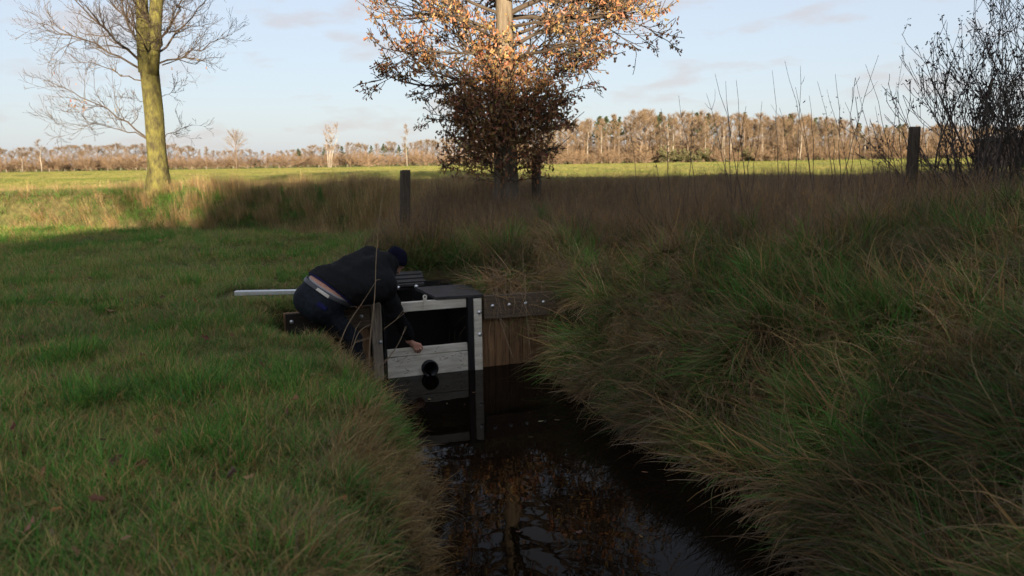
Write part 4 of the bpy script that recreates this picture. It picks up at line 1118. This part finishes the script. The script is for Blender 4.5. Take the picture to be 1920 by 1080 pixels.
stalk('bramble_stem', 'brown tangle of arched stems in front of the grey weir post', [(655,672,7.3),(670,625,7.35),(685,612,7.4),(705,605,7.45)], .0055, [[(648,665,7.3),(668,640,7.4),(690,632,7.5),(704,628,7.5)], [(660,690,7.3),(690,672,7.4),(722,664,7.5)], [(664,700,7.3),(700,690,7.35),(742,662,7.5)], [(655,660,7.3),(668,615,7.35),(676,602,7.4)], [(690,690,7.4),(715,705,7.45),(735,722,7.5)], [(640,690,7.2),(600,720,7.1)]], 'bramble')
stalk('dry_stalk', 'thin stalk hanging down in front of the bolted brown planks', [(996,672,8.5),(991,630,8.55),(986,575,8.6),(981,500,8.65),(979,420,8.7)], .0055)
stalk('dry_stalk', 'bent stalk leaning against the brown planks beside the white strip', [(962,672,8.55),(948,632,8.65),(938,600,8.7),(934,590,8.7)], .0055, [[(938,598,8.7),(952,615,8.65),(967,645,8.6)]])
stalk('dry_stalk', 'pale straw lying on the dark water below the white strip', [(884,731,7.9),(905,733,7.88),(925,737,7.82)], .004, [[(900,733,7.88),(922,730,7.9)], [(905,733,7.88),(928,732,7.9)]])
#@@PART5

# ------------------------------------------------------------------ far trees and woods
def strips(P0, P1, w0, w1, C, r):
    """thin flat twigs as triangles pairs"""
    n = len(P0); d = P1-P0; sd = np.cross(d, r.normal(0, 1, (n, 3))); sd /= np.linalg.norm(sd, axis=1)[:, None]+1e-9
    V = np.concatenate([P0-sd*w0[:, None]/2, P0+sd*w0[:, None]/2, P1+sd*w1[:, None]/2, P1-sd*w1[:, None]/2])
    i = np.arange(n); F = np.stack([i, i+n, i+2*n, i, i+2*n, i+3*n], 1).reshape(-1, 3); return V, F, np.tile(C, (4, 1))
FAR_BARK = mat('far_bark', (0.13, 0.10, 0.075), .9, spec=.1, var=.3, scale=1)
BIRCH_BARK = mat('birch_bark', (0.19, 0.165, 0.135), .7, spec=.2, c2=(0.30, 0.265, 0.22), var=.35, scale=1.2, stretch=(1, 1, .5))
FARTWIG = leaf_mat('far_twig', inst=False, trans=0.12, rough=.8)
def far_tree(name, kind, seed):
    """root with trunk and crown at the origin"""
    r = np.random.default_rng(seed); rn = random.Random(seed)
    T = empty(name); m = MB()
    if kind in ('broad', 'round', 'slim'):
        h, cw, cb = {'broad': (11, 3.4, .10), 'round': (12.5, 5.2, .26), 'slim': (14, 2.3, .16)}[kind]
        m.tube([(0, 0, -.5), (.1, 0, h*.25), (rn.gauss(0, .2), 0, h*.5), (rn.gauss(0, .4), 0, h*.85)], [.26, .2, .14, .04], 6); tr = FAR_BARK
        n1 = 46; pal = [(.135,.096,.062), (.155,.11,.07), (.11,.082,.056), (.175,.122,.078)]; tw = 64; droop = .12
    elif kind == 'birch':
        h, cw, cb = 15, 2.2, .28
        m.tube([(0, 0, -.5), (.1, 0, h*.2), (rn.gauss(0, .3), rn.gauss(0, .2), h*.5), (rn.gauss(0, .6), 0, h*.9)], [.22, .18, .13, .03], 6); tr = BIRCH_BARK
        n1 = 26; pal = [(.15,.108,.073), (.128,.094,.065), (.17,.124,.085)]; tw = 60; droop = -.25
    elif kind == 'birch_clump':
        h, cw, cb = 15, 2.6, .35
        for k, lx in enumerate((-.3, 1.3, 2.6)): m.tube([(k*.5, 0, -.5), (k*.5+lx*.2, .1, h*.3), (lx*.8+k*.4, .1, h*.55), (lx*1.4+k*.5, 0, h*.85)], [.22, .18, .12, .03], 6)
        tr = BIRCH_BARK; n1 = 46; pal = [(.19,.14,.10), (.165,.12,.088), (.22,.165,.12)]; tw = 60; droop = -.25
    elif kind == 'bush':
        h, cw, cb = 4.2, 2.6, .02; m.tube([(0, 0, -.4), (0, 0, 1.5), (.2, 0, 3)], [.09, .06, .02], 5); tr = FAR_BARK
        n1 = 34; pal = [(.155,.105,.066), (.175,.115,.07), (.125,.09,.06)]; tw = 52; droop = .3
    elif kind == 'green_bush':
        h, cw, cb = 3.0, 2.4, .02; m.tube([(0, 0, -.4), (0, 0, 1.2), (.2, 0, 2)], [.09, .06, .02], 5); tr = FAR_BARK
        n1 = 30; pal = [(.060,.062,.028), (.075,.075,.034), (.095,.08,.045)]; tw = 40; droop = .1
    else:
        h, cw, cb = 13, 2.4, .42; m.tube([(0, 0, -.5), (.1, 0, 5), (0, .1, h*.95)], [.24, .18, .04], 6); tr = FAR_BARK
        n1 = 32; pal = [(.030,.045,.020), (.040,.055,.026), (.026,.038,.020)]; tw = 60; droop = .05
    m.build('trunk', tr, T, True)
    z = h*(cb+(1-cb)*r.random(n1)); az = r.uniform(0, 6.283, n1)
    q = (z/h-cb)/(1-cb); prof = np.sqrt(np.clip(1-(q*1.05-.35)**2/.55, .05, 1)) if kind != 'pine' else np.clip(1.15-q, .25, 1)*(.7+.5*r.random(n1))
    if kind in ('bush', 'green_bush'): z = r.uniform(0, 1.4, n1); prof = r.uniform(.4, 1, n1)
    off = np.zeros((n1, 3)); off[:, 2] = z
    if kind == 'birch_clump': off[:, 0] = r.choice([-.3, 1.6, 3.6], n1)*q+.5
    L = cw*prof*r.uniform(.65, 1.1, n1); el = .15+.75*np.clip(q, 0, 1)+r.uniform(0, .45, n1) if kind not in ('bush', 'green_bush') else r.uniform(.3, 1.4, n1)
    if kind in ('broad', 'round', 'slim', 'birch', 'birch_clump'): L = cw*np.sqrt(np.clip(1-((q-.32)/.72)**2, .04, 1))*r.uniform(.7, 1.1, n1)
    if kind in ('bush', 'green_bush'): L = h*r.uniform(.5, 1, n1)
    d = np.stack([np.cos(az)*np.cos(el), np.sin(az)*np.cos(el), np.sin(el)], 1)
    E = off+d*L[:, None]; C1 = np.tile(np.array([.15, .105, .07]) if tr is FAR_BARK else np.array([.20, .155, .115]), (n1, 1))
    parts = [strips(off, E, np.full(n1, .11), np.full(n1, .04), C1, r)]
    n2 = n1*tw; i = r.integers(0, n1, n2); t = r.uniform(.25, 1.05, n2)
    A = off[i]+(E-off)[i]*t[:, None]; dv = d[i]+r.normal(0, .65, (n2, 3)); dv[:, 2] += droop; dv /= np.linalg.norm(dv, axis=1)[:, None]
    l = r.uniform(.35, 1.15, n2)*(1 if kind not in ('bush', 'green_bush', 'pine') else .6); w = r.uniform(.022, .05, n2)
    if kind in ('pine', 'green_bush'): w = r.uniform(.12, .30, n2); l *= .8
    C2 = np.array(pal)[r.integers(0, len(pal), n2)]*r.uniform(.75, 1.25, (n2, 1))
    parts.append(strips(A, A+dv*l[:, None], w, w*(.35 if kind not in ('pine', 'green_bush') else .8), C2, r))
    V, F, C, o = [], [], [], 0
    for v, f, c in parts: V.append(v); F.append(f+o); C.append(c); o += len(v)
    tag(link('crown', np_mesh('crown', np.concatenate(V), np.concatenate(F), FARTWIG, np.concatenate(C)), T), kind='stuff')
    return T

def far_woods():
    rn = random.Random(77); proto = {}
    LAB = {'broad': ('bare brown tree among the far trees along the field edge', 'tree', 'bare brown trees along the field edge'),
           'slim': ('tall slim bare tree in the brown wood across the field', 'tree', 'slim bare trees of the far wood'),
           'birch': ('white trunked birch at the edge of the brown wood across the field', 'tree', 'birches of the far wood'),
           'pine': ('dark green pine showing behind the bare trees across the field', 'tree', 'pines behind the bare trees'),
           'bush': ('russet brown leafless bush at the foot of the far trees', 'bush', 'brown bushes along the far field edge'),
           'green_bush': ('dark green bush at the foot of the far wood', 'bush', 'green bushes below the far wood')}
    NM = {'broad': 'bare_tree', 'round': 'bare_tree', 'slim': 'bare_tree', 'birch': 'birch_tree', 'birch_clump': 'birch_tree', 'pine': 'pine_tree', 'bush': 'bush', 'green_bush': 'bush'}
    used = set()
    def place(kind, px, D, h=None, sx=1.0, label=None, group=True, gap=0.0):
        key = (kind, rn.randrange(3)) if kind in LAB else (kind, 0)
        if key not in proto: proto[key] = far_tree(NM[kind], kind, 100+len(proto)*7)
        if key in used: o = copy_tree(proto[key])
        else: o = proto[key]; used.add(key)
        p = at(px, 300, D); x = p.x; z = float(height(x, D)); o.location = (x, D, z-.1)
        H0 = {'broad': 11, 'round': 12.5, 'slim': 14, 'birch': 15, 'birch_clump': 15, 'pine': 13, 'bush': 4.2, 'green_bush': 3.0}[kind]
        s = (h or H0)/H0; o.scale = (s*sx, s*sx, s); o.rotation_euler = (0, 0, rn.uniform(0, 6.283) if kind != 'birch_clump' else 0)
        for k in ('label', 'category', 'group'):
            if k in o: del o[k]
        if label: tag(o, label, 'tree' if kind not in ('bush', 'green_bush') else 'bush')
        else: l, c, g = LAB[kind]; tag(o, l, c, g)
        return o
    # right wood: top line in pixels over the frame
    def top_r(px): return float(np.interp(px, [880, 990, 1080, 1200, 1330, 1480, 1650, 1800, 2100], [262, 248, 228, 214, 216, 220, 236, 240, 244]))
    def hgt(px, py, D): return at(px, py, D).z-float(height(at(px, 300, D).x, D))
    px = 985
    while px < 2110:
        D = rn.uniform(255, 285); f = rn.uniform(.82, 1.02)
        place(rn.choice(['slim', 'slim', 'broad', 'broad', 'birch']), px, D, hgt(px, top_r(px), D)*f, rn.uniform(.9, 1.3)); px += rn.uniform(8, 14)
    px = 960
    while px < 2110:
        D = rn.uniform(290, 320); place(rn.choice(['slim', 'broad', 'slim', 'pine']), px, D, hgt(px, top_r(px), D)*rn.uniform(.86, 1.04), rn.uniform(1.1, 1.6)); px += rn.uniform(9, 15)
    for px_ in (1100, 1236, 1305, 1395, 1480, 1545, 1690, 1770): place('pine', px_, rn.uniform(300, 325), hgt(px_, top_r(px_), 310)*1.03, 1.3)
    for px_, h in ((1128, 14), (1262, 15.5), (1322, 13.5), (1355, 14), (1430, 14), (1500, 13), (1570, 12), (1595, 12)): place('birch', px_, rn.uniform(244, 252), h*.95, rn.uniform(.8, 1.1))
    px = 985
    while px < 2100:
        place('green_bush' if (1230 < px < 1420 and rn.random() < .4) else 'bush', px, rn.uniform(240, 256), rn.uniform(2.6, 4.6), rn.uniform(1.0, 1.5)); px += rn.uniform(11, 20)
    px = 960
    while px < 2110:                                     # understorey that closes the wood
        place('bush', px, rn.uniform(266, 300), rn.uniform(6, 9), rn.uniform(.9, 1.3)); px += rn.uniform(8, 13)
    # left line of trees
    px = -140
    while px < 640:
        D = rn.uniform(395, 440); t = float(np.interp(px, [-140, 60, 150, 300, 420, 600], [285, 282, 276, 272, 282, 288]))+rn.uniform(-3, 5)
        place(rn.choice(['broad', 'broad', 'slim', 'broad']), px, D, max(hgt(px, t, D), 3), rn.uniform(1.2, 1.8)); px += rn.uniform(9, 14)
    px = -140
    while px < 960:
        D = rn.uniform(350, 392); place('bush', px, D, rn.uniform(4.2, 7.2), rn.uniform(1.2, 1.9)); px += rn.uniform(8, 13)
    px = 560
    while px < 1000:
        D = rn.uniform(400, 450); t = float(np.interp(px, [560, 620, 700, 800, 880, 1000], [280, 272, 272, 268, 262, 252]))+rn.uniform(-2, 4)
        place(rn.choice(['pine', 'broad', 'broad', 'broad']), px, D, hgt(px, t, D), rn.uniform(1.2, 1.7)); px += rn.uniform(8, 13)
    place('round', 443, 330, hgt(443, 252, 330), .92, 'round crowned bare tree standing clear of the left tree line')
    place('birch_clump', 615, 310, hgt(625, 235, 310), 1.0, 'cluster of leaning white birches left of the fence post')
    place('birch', 763, 318, hgt(763, 236, 318), 1.0, 'single pale birch just left of the oak crown')
    place('birch', 76, 345, hgt(76, 264, 345), 1.5, 'pale birch with a full crown left of the mossy tree')
    place('birch', 40, 350, hgt(40, 284, 350), 1.3, 'short birch with a bent trunk near the left edge')
    place('bush', 692, 300, hgt(692, 280, 300), 1.25, 'bright russet bush between the birch cluster and the single birch')
far_woods()

def far_posts():
    rn = random.Random(5); m = MB(); m.tube([(0, 0, -.3), (0, 0, 1.25)], [.10, .09], 6); me = m.mesh('far_fence_post', BIRCH_BARK)
    for k in range(26):
        px = -20+k*27+rn.uniform(-5, 5); p = at(px, 300, 335); o = link('far_fence_post', me); o.location = (p.x, 335, float(height(p.x, 335)))
        tag(o, 'tiny pale fence post along the far left edge of the field', 'fence post', 'far fence posts')
far_posts()

def brick_shed():
    D = 38.0; p = at(1905, 300, D); g = float(height(p.x, D)); S_ = empty('brick_shed', (p.x+3.4, D, g-.25), R(-8)); tag(S_, 'low brick shed with a dark sloping roof half hidden behind the shrub', 'shed')
    BR = mat('dark_red_brick', (0.105, 0.066, 0.054), .9, var=.4, scale=14, bump=.3); RF = mat('dark_roof', (0.055, 0.048, 0.042), .9, var=.35, scale=6, bump=.4)
    m = MB(); m.box(-3.6, 5, -2.5, 3, -.5, 1.55); m.build('wall', BR, S_)
    m = MB()
    V = [(-3.75, -2.9, 1.56), (5.4, -2.9, 3.35), (5.4, 3.6, 3.35), (-3.75, 3.6, 1.56)]; V += [(a, b, c+.16) for a, b, c in V]
    m.add(V, [(0,3,2,1),(4,5,6,7),(0,1,5,4),(1,2,6,5),(2,3,7,6),(3,0,4,7)]); m.build('roof', RF, S_)
    m = MB(); m.box(-3.62, 5, -2.46, -2.3, 1.551, 1.7); m.add([(-3.6, -2.5, 1.55), (5, -2.5, 1.55), (5, -2.5, 3.2)], [(0, 1, 2)]); m.build('gable', BR, S_)
    for x in (-2.2, 1.0):
        f = MB(); f.box(x-.4, x+.4, -2.56, -2.503, .5, 1.2); w = f.build('window', WOOD_GREY, S_); f = MB(); f.box(x-.34, x+.34, -2.575, -2.562, .56, 1.14); f.build('pane', BLACK_PLASTIC, w)
brick_shed()

# ------------------------------------------------------------------ the row of trees behind the viewer whose shade lies over the ditch
def back_trees():
    r = np.random.default_rng(302); rn = random.Random(302); protos = []
    for v in range(3):
        h, w = 18.0, 4.2; T = empty('evergreen_tree'); m = MB(); m.tube([(0, 0, -.5), (.1, 0, h*.5), (0, .1, h*.95)], [.3, .18, .04], 7); m.build('trunk', FAR_BARK, T, True)
        n = 4200; z = h*r.random(n)**.85; a = r.uniform(0, 6.283, n); rad = w*np.clip(1-(z/h)**7, .02, 1)**.5*np.sqrt(r.random(n))
        A = np.stack([rad*np.cos(a), rad*np.sin(a), z], 1); d = np.stack([np.cos(a), np.sin(a), r.normal(-.2, .5, n)], 1)+r.normal(0, .5, (n, 3)); d /= np.linalg.norm(d, axis=1)[:, None]
        V, F, C = strips(A, A+d*r.uniform(.4, 1.1, (n, 1)), np.full(n, .42), np.full(n, .10), np.array([.032, .045, .022])*r.uniform(.7, 1.3, (n, 1)), r)
        tag(link('crown', np_mesh('crown', V, F, FARTWIG, C), T), kind='stuff'); protos.append(T)
    first = [True]*3; D = -56
    x = .9; k = 0
    while x < 92:
        v = k % 3; o = protos[v] if first[v] else copy_tree(protos[v]); first[v] = False
        H = 17.0 if x > 3 else 14.2
        o.location = (x, D+rn.uniform(-3, 3), 0); o.scale = (1, 1, H/18.0*rn.uniform(.97, 1.03)); o.rotation_euler = (0, 0, rn.uniform(0, 6.28))
        tag(o, 'tall dense evergreen tree in the row behind the viewpoint that shades the ditch', 'tree', 'evergreens behind the viewpoint'); x += rn.uniform(2.6, 3.4) if x < 40 else rn.uniform(4, 6); k += 1
    for i, (x, y, h) in enumerate(((1.6, -48, 21),)):
        o = far_tree('yard_tree', 'round', 305+i); o.location = (x, y, 0); o.scale = (h/12.5*.8, h/12.5*.8, h/12.5)
        tag(o, 'tall bare tree at the end of the evergreen row behind the viewpoint', 'tree')
back_trees()

# ------------------------------------------------------------------ fallen leaves and bits on the water
def small_bits():
    rn = random.Random(91)
    for k in range(18):
        y = rn.uniform(4.4, 8.0); x = float(xc(y))+rn.uniform(-.75, .85); m = MB(); leaf(m, Vector((0, 0, .006)), rn, rn.uniform(.03, .07), [(.12,.07,.035), (.08,.055,.03), (.18,.125,.07)], .05)
        m.v = [(a, b, max(c, -.002)*.3+.004) for a, b, c in m.v]
        o = m.build('floating_leaf', LEAF); o.location = (x, y, WATER_Z); o.rotation_euler = (0, 0, rn.uniform(0, 6.28))
        tag(o, 'small dead leaf floating on the dark ditch water', 'leaf', 'dead leaves floating on the ditch')
    m = MB()
    for k in range(420):
        y = 2.6+rn.random()**1.3*14; x = rn.uniform(-.72*y-1, -1.2) if rn.random() < .55 else rn.uniform(-1.5, .6*y+1)
        if abs(x-float(xc(y))) < 1.15 and y < 8.8: continue
        leaf(m, Vector((x, y, float(height(x, y))+rn.uniform(.03, .13))), rn, rn.uniform(.05, .085), [(.24,.13,.065), (.17,.10,.055), (.32,.19,.09)], .1)
    tag(m.build('fallen_leaves', LEAF), 'scattered brown oak leaves caught in the grass', None, None, 'stuff')
small_bits()
#@@END
